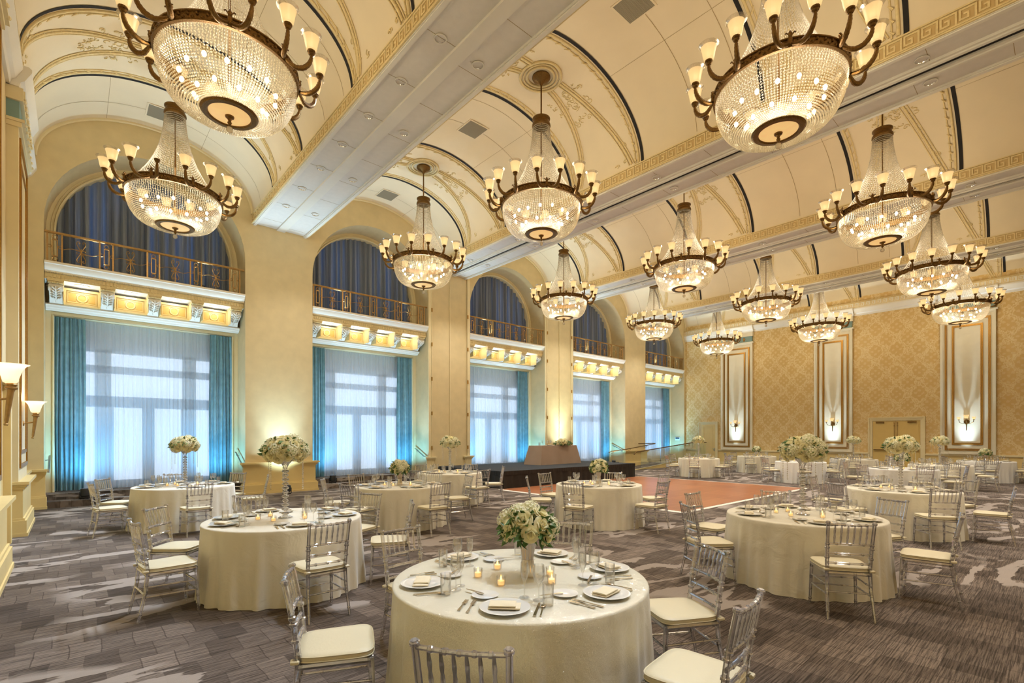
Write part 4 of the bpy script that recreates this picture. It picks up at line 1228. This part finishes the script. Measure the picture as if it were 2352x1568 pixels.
def petal_rose():
    mb = MB(); R = random.Random(3)
    for layer, (n, tilt, rad, hgt, w) in enumerate(((3, .10, .010, .040, .020), (4, .28, .016, .042, .026), (5, .55, .022, .040, .030), (5, .9, .028, .034, .034), (6, 1.2, .032, .024, .036))):
        for k in range(n):
            a = 2 * PI * (k + .3 * layer) / n + R.uniform(-.1, .1)
            def fn(u, v):
                s_ = (u - .5) * 2
                th = tilt * v ** .8
                out = rad * .35 + rad * .8 * v + math.sin(th) * hgt * v * .6
                x = out - .004 * s_ * s_ + (.006 * v * v if layer > 1 else 0)
                y = s_ * w * (.45 + .55 * math.sin(PI * (.15 + .7 * v)))
                z = hgt * v * math.cos(th * .7) - .006 * s_ * s_ * v - (.006 * v ** 4 if layer > 1 else 0)
                return (x, y, z)
            mb.grid(fn, 4, 4, Matrix.Rotation(a, 4, 'Z'))
    mb.sphere((0, 0, .014), .016, 8, 5)
    return mb
def hydrangea():
    mb = MB(); R = random.Random(5); n = 96
    mb.sphere((0, 0, 0), .056, 12, 8)
    for k in range(n):
        z = 1 - 1.75 * (k + .5) / n; a = 2.39996 * k; q = math.sqrt(max(0, 1 - z * z))
        d = Vector((q * math.cos(a), q * math.sin(a), z)); rr = .068 + R.uniform(-.006, .008)
        Mx = Matrix.Translation(d * rr) @ d.to_track_quat('Z', 'Y').to_matrix().to_4x4() @ Matrix.Rotation(R.random() * 6, 4, 'Z')
        for j in range(4):
            b = PI / 2 * j; c, s_ = math.cos(b), math.sin(b)
            pts = [(0, 0, 0), (.0065, -.0080, .003), (.0155, 0, .006), (.0065, .0080, .003)]
            mb.add([(x * c - y * s_, x * s_ + y * c, zz) for x, y, zz in pts], [(0, 1, 2, 3)], Mx)
    return mb
def leafy(n, rad, hz, seed, size=.055, lo=-.5):
    mb = MB(); R = random.Random(seed)
    for k in range(n):
        a = R.random() * 6.283; z = R.uniform(lo, .9); q = math.sqrt(1 - z * z)
        d = Vector((q * math.cos(a), q * math.sin(a), z)); p = Vector((d.x * rad, d.y * rad, d.z * hz)) * R.uniform(.80, 1.04)
        Mx = Matrix.Translation(p) @ (d + Vector((R.uniform(-.7, .7), R.uniform(-.7, .7), R.uniform(-.8, .3)))).to_track_quat('Y', 'Z').to_matrix().to_4x4() @ Matrix.Rotation(R.random() * 6, 4, 'Y')
        s_ = size * R.uniform(.7, 1.3)
        mb.add([(0, -s_ * .6, 0), (-.28 * s_, -s_ * .1, .12 * s_), (0, -s_ * .1, 0), (.28 * s_, -s_ * .1, .12 * s_), (-.22 * s_, .35 * s_, .06 * s_), (0, .35 * s_, -.04 * s_), (.22 * s_, .35 * s_, .06 * s_), (0, .8 * s_, -.16 * s_)],
               [(0, 2, 1), (0, 3, 2), (1, 2, 5, 4), (2, 3, 6, 5), (4, 5, 7), (5, 6, 7)], Mx)
    return mb
ROSE = me_of(petal_rose(), 'rose', 'rose', 1.2); HYD = me_of(hydrangea(), 'hydrangea', 'hydr', 0)
HYD.materials.append(M['hydr_core'])
for p_ in list(HYD.polygons)[:96]: p_.material_index = 1
def bouquet_proto(kind):
    r = empty('bouquet')
    R = random.Random(11 if kind == 'low' else 12)
    if kind == 'low': rad, hz, nh, nr, cz = .165, .135, 6, 11, .0
    elif kind == 'tall': rad, hz, nh, nr, cz = .225, .165, 20, 24, .0
    else: rad, hz, nh, nr, cz = .36, .17, 10, 26, .0
    fo = me_of(leafy({'low': 170, 'tall': 130, 'swag': 120}[kind], rad * 1.08, hz * (1.08 if kind != 'swag' else .7), 3, .062 if kind != 'tall' else .055, -.62 if kind != 'tall' else -.15), 'foliage', 'leaf', 0)
    f_ = mobj('foliage', fo, r)
    f_['kind'] = 'stuff'
    core = MB().sphere((0, 0, 0), 1, 12, 8, (rad * .62, rad * .62 if kind != 'swag' else rad * .36, hz * .58))
    core.build('moss', M['leaf'], r)
    n = nh + nr
    seq = ['h'] * nh + ['r'] * nr; R.shuffle(seq)
    zlo = -.42 if kind == 'low' else (-.50 if kind == 'tall' else -.2)
    for k in range(n):
        z = 1 - (1 - zlo) * (k + .5) / n; a = 2.39996 * k + .4; q = math.sqrt(max(0, 1 - z * z))
        d = Vector((q * math.cos(a), q * math.sin(a), z))
        yy = .45 if kind == 'swag' else 1
        p = Vector((d.x * rad, d.y * rad * yy, d.z * hz))
        if seq[k] == 'h':
            o = mobj('hydrangea', HYD, r, p * .84); o.rotation_euler = d.to_track_quat('Z', 'Y').to_euler(); sc = R.uniform(.85, 1.12) * (1.0 if kind != 'swag' else .95)
        else:
            o = mobj('rose', ROSE, r, p * .86); o.rotation_euler = d.to_track_quat('Z', 'Y').to_euler(); sc = R.uniform(1.0, 1.25) * (1.0 if kind != 'swag' else 1.15)
        o.scale = (sc, sc, sc)
    if kind == 'tall':
        st = []
        for a in (.5, 1.2, 2.6, 3.5, 4.6, 5.6):
            L_ = .36 + .08 * math.sin(7 * a); m = int(L_ / .022)
            c = [(.21 * math.cos(a), .21 * math.sin(a), -.04 - .022 * j) for j in range(m)]
            o = MB().octas(c, .0075, .011).build('crystal_strand', M['tent'], r, 0)
    return r
def vase_proto(kind):
    if kind == 'low':
        o = MB().lathe([(0, 0), (.048, 0), (.050, .02), (.040, .10), (.040, .125), (.055, .22), (.060, .235), (.057, .235), (.052, .22), (.037, .125), (.037, .10), (.046, .02), (0, .015)], 24).build('vase', M['gold_glass'])
        st = MB(); R = random.Random(2)
        for k in range(8):
            a = R.random() * 6.28; st.tube([(.03 * math.cos(a), .03 * math.sin(a), .02), (-.01 * math.cos(a), .02 * math.sin(a), .12), (.03 * math.cos(a + 2), .03 * math.sin(a + 2), .23)], .004, 5)
        st.build('stems', M['stem'], o)
        MB().lathe([(.0505, .0), (.052, .02), (.0425, .10), (.0415, .115), (.040, .115), (.049, .02), (.0505, 0)], 24).build('gold_base', M['silver'], o)
        return o
    r = empty('vase')
    prof = [(0, 0), (.075, 0), (.078, .008), (.06, .018), (.03, .03)]
    z = .03
    for k in range(11):
        w = (.040, .034)[k % 2] if k > 2 else .046 - .002 * k
        prof += [(.016, z + .004), (w * .8, z + .012), (w, z + .024), (w * .8, z + .036), (.016, z + .044)]; z += .048
    prof += [(.018, z), (.022, z + .02), (.04, z + .055), (.075, z + .095), (.09, z + .115), (.085, z + .115), (.07, z + .095), (.034, z + .055), (0, z + .04)]
    MB().lathe(prof, 20).build('stem', M['vase_clear'], r)
    return r
BQ = {k: bouquet_proto(k) for k in ('low', 'tall')}
VS = {k: vase_proto(k) for k in ('low', 'tall')}
def votive_proto():
    r = MB().lathe([(0, 0), (.026, 0), (.028, .004), (.031, .058), (.029, .058), (.026, .006), (0, .005)], 16).build('votive_candle', M['glass'])
    c = MB().lathe([(0, .007), (.022, .007), (.022, .030), (0, .029)], 14).build('candle', M['wax'], r)
    MB().lathe([(0, .030), (.006, .037), (.0055, .045), (.002, .056), (0, .060)], 8).build('flame', M['flame'], c)
    return r
vt0 = votive_proto()
used = {'chair': False, 'votive': False, ('v', 'low'): False, ('v', 'tall'): False, ('b', 'low'): False, ('b', 'tall'): False}
def place(key, proto, loc, rz, lab, cat, group):
    if not used[key]:
        used[key] = True; proto.location = loc; proto.rotation_euler = (0, 0, rz); return tag(proto, lab, cat, group)
    return dup(proto, loc, rz, lab, cat, group)
CLW = {'sequin': 'sequinned champagne', 'linen': 'champagne linen', 'linen_w': 'white linen'}
jit = random.Random(21)
for ti, (nm, (tx, ty, mt, seats, vase, ph)) in enumerate(TB.items()):
    near = ti < 8
    t = empty('banquet_table', (tx, ty, 0), ti * .7, '%s clothed round table: %s' % (CLW[mt], ph), 'table', 'round banquet tables')
    mobj('tablecloth', get_cloth(ti % 4, mt), t)
    mobj('tabletop', TOP, t)
    for k in range(4): mobj('leg', LEGM, t, (.5 * math.cos(PI / 4 + k * PI / 2), .5 * math.sin(PI / 4 + k * PI / 2), 0))
    dist = 1.165 if nm == 'T1' else 1.15
    seen_names = set()
    for a in seats:
        sn = seatname(tx, ty, a)
        if sn in seen_names:
            alt = [d for d in DIRS if d not in seen_names]
            i0 = DIRS.index(sn); alt.sort(key=lambda d: min((DIRS.index(d) - i0) % 8, (i0 - DIRS.index(d)) % 8)); sn = alt[0]
        seen_names.add(sn)
        ar = math.radians(a); c, s_ = math.cos(ar), math.sin(ar)
        dd = dist + jit.uniform(-.01, .02)
        place('chair', chair0, (tx + dd * c, ty + dd * s_, 0), ar + PI / 2 + jit.uniform(-.06, .06), 'clear cream-cushioned chair at %s of %s' % (sn, ph), 'chair', 'clear chairs at the round tables')
        off = math.radians(jit.uniform(-4, 4))
        for (k, rr, tt, z, rot, nr_) in LAY:
            if nr_ and not near: continue
            if k == 'spoon' and jit.random() < .3: continue
            rr2 = rr + jit.uniform(-.008, .008); tt2 = tt + jit.uniform(-.008, .008)
            x = tx + rr2 * math.cos(ar + off) - tt2 * math.sin(ar + off); y = ty + rr2 * math.sin(ar + off) + tt2 * math.cos(ar + off)
            if k in ('knife', 'fork', 'salad_fork', 'spoon'): pass
            lab = '%s, %s seat of %s' % (DESC[k], sn, ph)
            o = mobj(k, TW[k], None, (x, y, ZT + z), (0, 0, ar + off + PI / 2 + (rot or jit.uniform(-.08, .08)) + (jit.uniform(-.5, .5) if k == 'napkin' else 0)))
            tag(o, lab, CATS[k], PLUR[k])
    vx, vy = (tx + .04, ty - .03) if nm == 'T1' else (tx, ty)
    rz = ti * .9
    if vase == 'low':
        place(('v', 'low'), VS['low'], (vx, vy, ZT), rz, 'short gold glass vase on ' + ph, 'vase', 'short gold vases')
        place(('b', 'low'), BQ['low'], (vx, vy, ZT + .315), rz, 'low cream rose bouquet on ' + ph, 'bouquet', 'low bouquets')
    else:
        place(('v', 'tall'), VS['tall'], (vx, vy, ZT), rz, 'tall clear beaded vase on ' + ph, 'vase', 'tall clear vases')
        place(('b', 'tall'), BQ['tall'], (vx, vy, ZT + .755), rz, 'cream flower dome with crystal strands above ' + ph, 'bouquet', 'tall centrepiece flowers')
    VD = ['left', 'right', 'front', 'back', 'front-left']
    VA = [(-.28, -.02), (.20, .02), (.20, -.16), (-.16, .18), (-.12, -.20)] if near else [(-.2, 0), (.2, 0), (.03, -.2)]
    fw = math.atan2(ty, tx) - PI / 2
    for k, (a, b) in enumerate(VA):
        x = tx + a * math.cos(fw) - b * math.sin(fw); y = ty + a * math.sin(fw) + b * math.cos(fw)
        VDn = (['left', 'right', 'front right', 'back left', 'front left'] if near else ['left', 'right', 'front'])[k]
        place('votive', vt0, (x, y, ZT), 0, 'votive candle %s of centre on %s' % (VDn, ph), 'candle', 'votive candles')

# ------------------------------------------------------------------ stage and its table
SX0, SX1, SY0, SY1, SZ = 10.29, 17.55, 12.05, 15.75, .575
st = empty('stage', ((SX0 + SX1) / 2, (SY0 + SY1) / 2, 0), 0, 'low black carpeted stage with black pleated skirt along the window wall', 'stage')
w, h = (SX1 - SX0) / 2, (SY1 - SY0) / 2
MB().box(-w, w, -h, h, SZ - .05, SZ).build('deck', M['deck'], st, 0)
sk = MB()
per = [(-w, -h), (w, -h), (w, h), (-w, h)]
for (p, q) in zip(per, per[1:] + per[:1]):
    L_ = math.hypot(p[0] - q[0], p[1] - q[1]); nx, ny = (q[1] - p[1]) / L_, -(q[0] - p[0]) / L_
    def fn(u, v):
        d = .012 + .022 * math.sin(u * L_ * 19 + 1.3 * math.sin(u * 23)) * (.3 + .7 * (1 - v)) + .03 * (1 - v)
        return (p[0] + (q[0] - p[0]) * u + nx * d, p[1] + (q[1] - p[1]) * u + ny * d, .003 + (SZ - .008) * v)
    sk.grid(fn, int(L_ * 16), 5)
    sk.grid(lambda u, v: (p[0] + (q[0] - p[0]) * u + nx * (.04 + .006 * math.sin(u * L_ * 50)), p[1] + (q[1] - p[1]) * u + ny * (.04 + .006 * math.sin(u * L_ * 50)), SZ - .13 + .13 * v), int(L_ * 25), 1)
sk.build('skirt', M['skirt'], st, 1.2)
hx, hy = 14.87, 14.17
ht = empty('head_table', (hx, hy, SZ), .06, 'rectangular head table under a taupe draped cloth on the black stage', 'table')
def taper(mb, w0, d0, w1, d1, z0, z1, seed):
    R = random.Random(seed)
    def side(p0, q0, p1, q1, nx, ny):
        L_ = math.hypot(p0[0] - q0[0], p0[1] - q0[1])
        def fn(u, v):
            x = (p0[0] + (q0[0] - p0[0]) * u) * (1 - v) + (p1[0] + (q1[0] - p1[0]) * u) * v
            y = (p0[1] + (q0[1] - p0[1]) * u) * (1 - v) + (p1[1] + (q1[1] - p1[1]) * u) * v
            d = .008 * math.sin(u * L_ * 9 + seed) * (1 - v) * math.sin(PI * u)
            return (x + nx * d, y + ny * d, z0 + (z1 - z0) * v)
        mb.grid(fn, int(L_ * 14) + 2, 4)
    b = [(-w0, -d0), (w0, -d0), (w0, d0), (-w0, d0)]; t_ = [(-w1, -d1), (w1, -d1), (w1, d1), (-w1, d1)]; nn = [(0, -1), (1, 0), (0, 1), (-1, 0)]
    for k in range(4): side(b[k], b[(k + 1) % 4], t_[k], t_[(k + 1) % 4], *nn[k])
    mb.box(-w1, w1, -d1, d1, z1 - .012, z1)
    return mb
taper(MB(), 1.30, .46, 1.10, .36, .003, .755, 2).build('tablecloth', M['taupe'], ht, .8)
MB().box(-1.05, 1.05, -.33, .33, .70, .74).build('tabletop', M['door'], ht, 0)
for sx in (-1, 1):
    for sy in (-1, 1): mobj('leg', LEGM, ht, (sx * .95, sy * .27, 0))
sw = bouquet_proto('swag'); sw.location = (hx + .28, hy - .27, SZ + .84); sw.rotation_euler = (0, 0, .06)
tag(sw, 'long cream flower arrangement spilling over the front of the head table', 'bouquet', 'table flowers')
HP = [(-.98, -.1, 'tumbler'), (-.90, -.05, 'tumbler'), (-.82, -.12, 'champagne_flute'), (-.40, -.02, 'wine_glass'), (-.24, -.06, 'wine_glass'), (-.12, .05, 'champagne_flute')]
HN = ['leftmost glass on the head table', 'second glass from left on the head table', 'third glass from left on the head table', 'fourth glass from left on the head table', 'glass nearest the head table flowers, on their left', 'tall flute behind the left end of the head table flowers']
for (x, y, k), lab in zip(HP, HN):
    tag(mobj(k, TW[k], None, (hx + x, hy + y + .06 * x, SZ + .757)), 'clear ' + lab, 'glass', 'glasses on the head table')
tag(mobj('dinner_plate', TW['dinner_plate'], None, (hx - .45, hy - .2, SZ + .757)), 'white plate on the head table left of the flowers', 'plate')
tag(mobj('napkin', TW['napkin'], None, (hx - .45, hy - .2, SZ + .771)), 'folded cream napkin on the head table plate', 'napkin')
dup(vt0, (hx + .80, hy - .18, SZ + .757), 0, 'lit votive candle on the head table right of the flowers', 'candle', 'votive candles')

# dance floor
df = empty('dance_floor', (14.0, 9.05, 0), 0, 'square parquet dance floor with white edging in front of the stage', 'dance floor')
dx, dy = 3.80, 2.95
MB().box(-dx, dx, -3.32, dy, .002, .022).build('parquet', M['parquet'], df, 0)
e = MB()
for (a, b, c, d) in ((-dx - .09, dx + .09, -3.41, -3.32), (-dx - .09, dx + .09, dy, dy + .09), (-dx - .09, -dx, -3.32, dy), (dx, dx + .09, -3.32, dy)):
    n = len(e.v)
    e.add([(a, c, .001), (b, c, .001), (b, d, .001), (a, d, .001), (a + .03, c + .03, .022), (b - .03, c + .03, .022), (b - .03, d - .03, .022), (a + .03, d - .03, .022)], [(0, 1, 5, 4), (1, 2, 6, 5), (2, 3, 7, 6), (3, 0, 4, 7), (4, 5, 6, 7)])
e.build('edging', M['white'], df, 0)

# ramp with glass railing at the far end of the window wall
rp = empty('ramp', (21.7, 14.72, 0), 0, 'carpeted ramp with yellow side at the far end of the window wall', 'ramp')
mb = MB(); mb.extr([(0, .0), (5.2, .36), (6.95, .36), (6.95, 0)], 'y', 0, 1.0); mb.build('ramp_surface', M['carpet'], rp, 0, (0, 0, .002))
mb = MB(); mb.extr([(-.3, .0), (5.2, .46), (6.95, .46), (6.95, 0)], 'y', -.09, 0); mb.build('ramp_side', M['plinth'], rp, 0, (0, 0, .002))
gr = empty('glass_railing', (21.7, 14.58, 0), 0, 'glass panel railing with bronze handrail along the ramp', 'railing')
def rz_(x): return max(0, min(x / 5.2, 1)) * .40 + .06
for k, (a, b) in enumerate(((0.1, 1.9), (1.95, 3.75), (3.8, 5.2), (5.25, 6.9))):
    mb = MB(); mb.extr([(a, rz_(a)), (b, rz_(b)), (b, rz_(b) + .84), (a, rz_(a) + .84)], 'y', -.008, .008); mb.build('glass_panel', M['rail_glass'], gr, 0)
MB().tube([(-.5, 0, .80), (-.3, 0, .92), (.1, 0, rz_(.1) + .87), (5.2, 0, rz_(5.2) + .87), (7.0, 0, rz_(6.9) + .87)], .026, 8).build('handrail', M['bronze'], gr)
hr = empty('handrail', (21.6, 15.78, 0), 0, 'bronze wall handrail rising behind the ramp beside the fourth pillar', 'handrail')
MB().tube([(-.9, 0, .86), (-.7, 0, .92), (.5, 0, 1.0), (3.4, 0, 1.28), (3.55, .08, 1.30), (1.9, .09, 1.30)], .022, 8).build('rail', M['bronze'], hr)
for x, z in ((-.5, .92), (1.0, 1.04), (2.6, 1.19)): MB().tube([(x, 0, z), (x, .02, z - .08), (x, .15, z - .1)], .011, 6).build('bracket', M['bronze'], hr)

# wall plates
def wplate(nm_, loc, sz, lab, rz=0, scr=False):
    o = MB().box(-sz[0] / 2, sz[0] / 2, -.02, 0, -sz[1] / 2, sz[1] / 2).build(nm_, M['plate_white'], None, 0); o.location = loc; o.rotation_euler = (0, 0, rz)
    if scr: MB().box(-sz[0] * .42, sz[0] * .42, -.024, -.02, 0, sz[1] * .4).build('screen', M['screen_dark'], o, 0)
    else: MB().box(-.01, .01, -.03, -.02, -.02, .02).build('switch_toggle', M['plate_white'], o, 0)
    return tag(o, lab, 'wall plate')
wplate('control_panel', (AX[4] + HW - .005, 16.45, 1.55), (.32, .20), 'white control panel with dark screen on the last arch jamb', -PI / 2, True)
wplate('light_switch', (AX[4] + HW + .25, 15.99, 1.45), (.16, .13), 'white light switch on the wall right of the last arch')

# floor uplights
def uplight():
    r = empty('uplight')
    mb = MB().lathe([(0, .06), (.085, .06), (.10, .08), (.10, .24), (.09, .26), (.08, .26), (.08, .235), (0, .235)], 20)
    mb.build('body', M['black'], r)
    mb = MB()
    for sx in (-1, 1): mb.box(sx * .115 - .006, sx * .115 + .006, -.015, .015, .03, .18)
    mb.box(-.121, .121, -.015, .015, .02, .035)
    for a in (.4, 1.6, 2.8, 4.0, 5.2): mb.tube([(0, 0, .03), (.13 * math.cos(a), .13 * math.sin(a), .008)], .009, 5)
    mb.build('yoke', M['black'], r)
    MB().lathe([(0, .245), (.075, .245)], 18).build('lens', M['lens'], r)
    return r
up0 = uplight(); upf = True
UPS = []
def up(x, y, z, lab, colr, power, size=104, aim=(0, .15, 1), fix=True, blend=1.0):
    global upf
    if fix:
        if upf: up0.location = (x, y, z); tag(up0, lab, 'uplight', 'black floor uplights'); upf = False
        else: dup(up0, (x, y, z), 0, lab, 'uplight', 'black floor uplights')
    l = bpy.data.lights.new('uplight_beam', 'SPOT'); l.energy = power; l.color = colr; l.spot_size = math.radians(size); l.spot_blend = blend; l.shadow_soft_size = .07
    o = bpy.data.objects.new('uplight_beam', l); col.objects.link(o); o.location = (x, y, z + .30)
    o.rotation_euler = Vector(aim).to_track_quat('-Z', 'Y').to_euler()
    if size == 104:
        l = l.copy(); l.energy = power * 2.1; l.spot_size = math.radians(54)
        o = bpy.data.objects.new('uplight_beam', l); col.objects.link(o); o.location = (x, y, z + .30)
        o.rotation_euler = Vector((0, .16, 1)).to_track_quat('-Z', 'Y').to_euler()

# ------------------------------------------------------------------ wall sconces
def torch(loc, lab):
    r = empty('torch_sconce', loc, 0, lab, 'sconce', 'torch sconces on the left wall')
    MB().lathe([(0, -.36), (.015, -.36), (.022, -.345), (.014, -.33), (.02, -.30), (.030, .02), (.036, .05), (.055, .06), (.058, .075), (.04, .085), (.05, .11), (.04, .125), (0, .125)], 16, Matrix.Rotation(.10, 4, 'Y')).build('stick', M['brass'], r)
    MB().tube([(.0, 0, -.05), (-.06, 0, -.06), (-.155, 0, -.08)], .012, 6).lathe([(0, 0), (.05, 0), (.04, .02), (0, .025)], 14, Matrix.Translation((-.165, 0, -.08)) @ Matrix.Rotation(PI / 2, 4, 'Y')).build('bracket', M['brass'], r)
    sh_ = MB().lathe([(.04, .12), (.062, .135), (.078, .20), (.10, .27), (.135, .32), (.165, .335), (.162, .338), (.13, .326), (.094, .275), (.072, .20), (.055, .14), (.035, .126)], 24).build('lamp_shade', M['shade_bright'], r)
    MB().sphere((0.01, 0, .19), .035, 10, 7, (1, 1, 1.3)).build('lamp_bulb', M['core'], sh_)
    return r
torch((-.535, 12.85, 2.02), 'smaller brass torch sconce with frosted shade, farther along the left wall')
torch((-.535, 7.95, 2.18), 'larger brass torch sconce with frosted shade at the left picture edge')
def sconce3():
    r = empty('wall_sconce')
    MB().lathe([(0, -.02), (.09, -.02), (.10, 0), (.07, .03), (.03, .06), (0, .06)], 18, Matrix.Translation((0, 0, .05)) @ Matrix.Rotation(-PI / 2, 4, 'Y')).sphere((-.04, 0, .05), .09, 12, 8, (.5, 1, 1.2)).build('back_plate', M['bronze'], r)
    MB().lathe([(0, -.34), (.015, -.33), (.02, -.1), (.03, 0)], 12, Matrix.Translation((-.06, 0, .02))).build('tail', M['bronze'], r)
    sh_ = MB().lathe([(.03, 0), (.05, .01), (.065, .07), (.085, .13), (.082, .13), (.06, .07), (.045, .014), (.03, .004)], 18)
    shm = sh_.mesh('lamp_shade'); shm.materials.append(M['shade'])
    shc = MB().sphere((0, 0, .05), .026, 8, 6).mesh('lamp_bulb'); shc.materials.append(M['core'])
    for (y, z, s_) in ((-.24, .16, .8), (.24, .16, .8), (0, .20, 1.15)):
        a = MB().tube([(-.05, 0, .03), (-.12, y * .5, -.02 if y else .05), (-.15, y * .9, .03 if y else .1), (-.15, y, z - .02)], .012, 7).lathe([(0, -.03), (.03, -.02), (.035, 0), (0, 0)], 12, Matrix.Translation((-.15, y, z))).build('arm', M['bronze'], r)
        o = mobj('lamp_shade', shm, a, (-.15, y, z)); o.scale = (s_, s_, s_); o = mobj('lamp_bulb', shc, a, (-.15, y, z))
    return r
sc0 = sconce3()
SL = [(12.77, 'three-light wall sconce on the left gold framed panel near the single door'), (7.90, 'three-light wall sconce on the middle gold framed wall panel'), (2.90, 'three-light wall sconce on the right gold framed wall panel')]
for k, (y, lab) in enumerate(SL):
    if k == 0: sc0.location = (28.68, y, 2.27); tag(sc0, lab, 'sconce', 'three-light sconces')
    else: dup(sc0, (28.68, y, 2.27), 0, lab, 'sconce', 'three-light sconces')

# ------------------------------------------------------------------ light
W_WARM = (1, .87, .66)
for (i, j) in CH:
    x, y = CHX + 6.2222 * i, CHY - 5.0018 * j
    for (z, e, rad, cl) in ((7.55, E_TOP, .55, W_WARM), (6.70, E_BOWL, .30, (1, .84, .58))):
        l = bpy.data.lights.new('chandelier_light', 'POINT'); l.energy = e; l.color = cl; l.shadow_soft_size = rad
        o = bpy.data.objects.new('chandelier_light', l); col.objects.link(o); o.location = (x, y, z)
for (x, y) in DLS:
    gim = x < 4.4
    l = bpy.data.lights.new('downlight_beam', 'SPOT'); l.energy = E_DOWN; l.color = (1, .95, .88); l.spot_size = math.radians(98); l.spot_blend = .8; l.shadow_soft_size = .05
    o = bpy.data.objects.new('downlight_beam', l); col.objects.link(o); o.location = (x, y, 7.96)
    if gim: l.color = (.62, .78, 1); l.energy *= 3.1; l.spot_size = math.radians(66); o.rotation_euler = Vector((-.60, 0, -1)).to_track_quat('-Z', 'Y').to_euler()
PC = [(AX[k] + HW + AX[k + 1] - HW) / 2 for k in range(4)]
COOL = (.55, .80, 1)
up(PC[0], 15.35, 0, 'black floor uplight at the foot of the broad pillar right of the leftmost window', COOL, E_UP)
up(PC[1], 15.35, 0, 'black floor uplight at the foot of the pillar left of the stage', (.82, 1, .88), E_UP)
up(PC[2], 15.35, SZ, 'black uplight on the stage before the pillar behind the head table', (.82, 1, .92), E_UP)
up(21.25, 15.5, 0, 'black uplight beside the right end of the stage', (1, .93, .95), E_UP)
BLUE = (.16, .60, 1)
ULB = ['black uplight on the steps at the left drape of the leftmost window', 'black uplight at the left drape of the second window from left', 'black uplight at the left drape of the third window', 'black uplight at the left drape of the fourth window', 'black uplight at the left drape of the farthest window']
for k in range(5):
    x = AX[k] - 1.62
    up(x + .22, 16.22, .15 if k != 2 else .15, ULB[k], BLUE, E_BLUE, 150, (0.06, .30, 1))
    up(x + 3.05, 16.22, .15, ULB[k].replace('left drape', 'right drape'), BLUE, E_BLUE, 150, (-.02, .30, 1))
    for q in (.22, 3.05):
        l = bpy.data.lights.new('uplight_wash', 'SPOT'); l.energy = E_WASH; l.color = (.72, .88, 1); l.spot_size = math.radians(75); l.spot_blend = 1; l.shadow_soft_size = .06
        o = bpy.data.objects.new('uplight_wash', l); col.objects.link(o); o.location = (x + q, 16.22, .46); o.rotation_euler = Vector((.06 if q < 1 else -.06, -.02, 1)).to_track_quat('-Z', 'Y').to_euler()
    for q in range(4):
        l = bpy.data.lights.new('downlight_glow', 'POINT'); l.energy = E_CORB; l.color = (.92, .96, 1); l.shadow_soft_size = .09
        o = bpy.data.objects.new('downlight_beam', l); col.objects.link(o); o.location = (x + .165 + .97 * q, 16.38, 5.37)
for k in range(5):
    for q in (-1.1, 1.1):
        l = bpy.data.lights.new('added_ledge_beam', 'SPOT'); l.energy = E_LEDGE; l.color = (.62, .84, 1); l.spot_size = math.radians(120); l.spot_blend = .7; l.shadow_soft_size = .06  # added lamps, put in to brighten the vault ends
        o = bpy.data.objects.new('added_ledge_beam', l); col.objects.link(o); o.location = (AX[k] + q, 16.14, 5.98); o.rotation_euler = Vector((0, -.55, 1)).to_track_quat('-Z', 'Y').to_euler()
for y in (12.77, 7.90, 2.90):
    up(28.30, y, .1, '', (.60, .82, 1), E_RW, 44, (.05, 0, 1), fix=False, blend=.9)
    up(28.2, y, .1, '', (.6, .83, 1), E_RW * .9, 34, (-.10, 0, 1), fix=False)
for (x, y, z) in ((-.5, 12.85, 2.42), (-.5, 7.95, 2.6)):
    l = bpy.data.lights.new('sconce_light', 'POINT'); l.energy = 7; l.color = (1, .78, .5); l.shadow_soft_size = .08
    o = bpy.data.objects.new('sconce_light', l); col.objects.link(o); o.location = (x, y, z)
# daylight
wd = bpy.data.worlds.new('daylight'); scene.world = wd; wd.use_nodes = True
bg = wd.node_tree.nodes['Background']; bg.inputs[0].default_value = (.74, .87, 1, 1); bg.inputs[1].default_value = E_SKY
for xc in AX:
    l = bpy.data.lights.new('window_portal', 'AREA'); l.shape = 'RECTANGLE'; l.size = 3.7; l.size_y = 3.75; l.cycles.is_portal = True
    o = bpy.data.objects.new('window_portal', l); col.objects.link(o); o.location = (xc, 17.62, 2.15); o.rotation_euler = (PI / 2, 0, PI)
    o.rotation_euler = Vector((0, -1, 0)).to_track_quat('-Z', 'Y').to_euler()

# ------------------------------------------------------------------ camera
cam = bpy.data.cameras.new('camera'); cam.sensor_width = 36; cam.lens = 36 * 1134.56 / 2352
cam.shift_y = (1001.96 - 784) / 2352; cam.clip_start = .05; cam.clip_end = 200
co = bpy.data.objects.new('camera', cam); col.objects.link(co); co.location = (0, 0, 1.7); co.rotation_euler = (PI / 2, 0, -.726)
scene.camera = co
scene.view_settings.view_transform = 'Standard'; scene.view_settings.look = 'None'; scene.view_settings.gamma = 1; scene.view_settings.exposure = EXPO
cy = scene.cycles
cy.max_bounces = 6; cy.diffuse_bounces = 3; cy.glossy_bounces = 2; cy.transmission_bounces = 4; cy.transparent_max_bounces = 16
cy.sample_clamp_indirect = 3; cy.caustics_reflective = False; cy.caustics_refractive = False
cy.use_adaptive_sampling = True; cy.adaptive_threshold = .12; cy.use_denoising = True
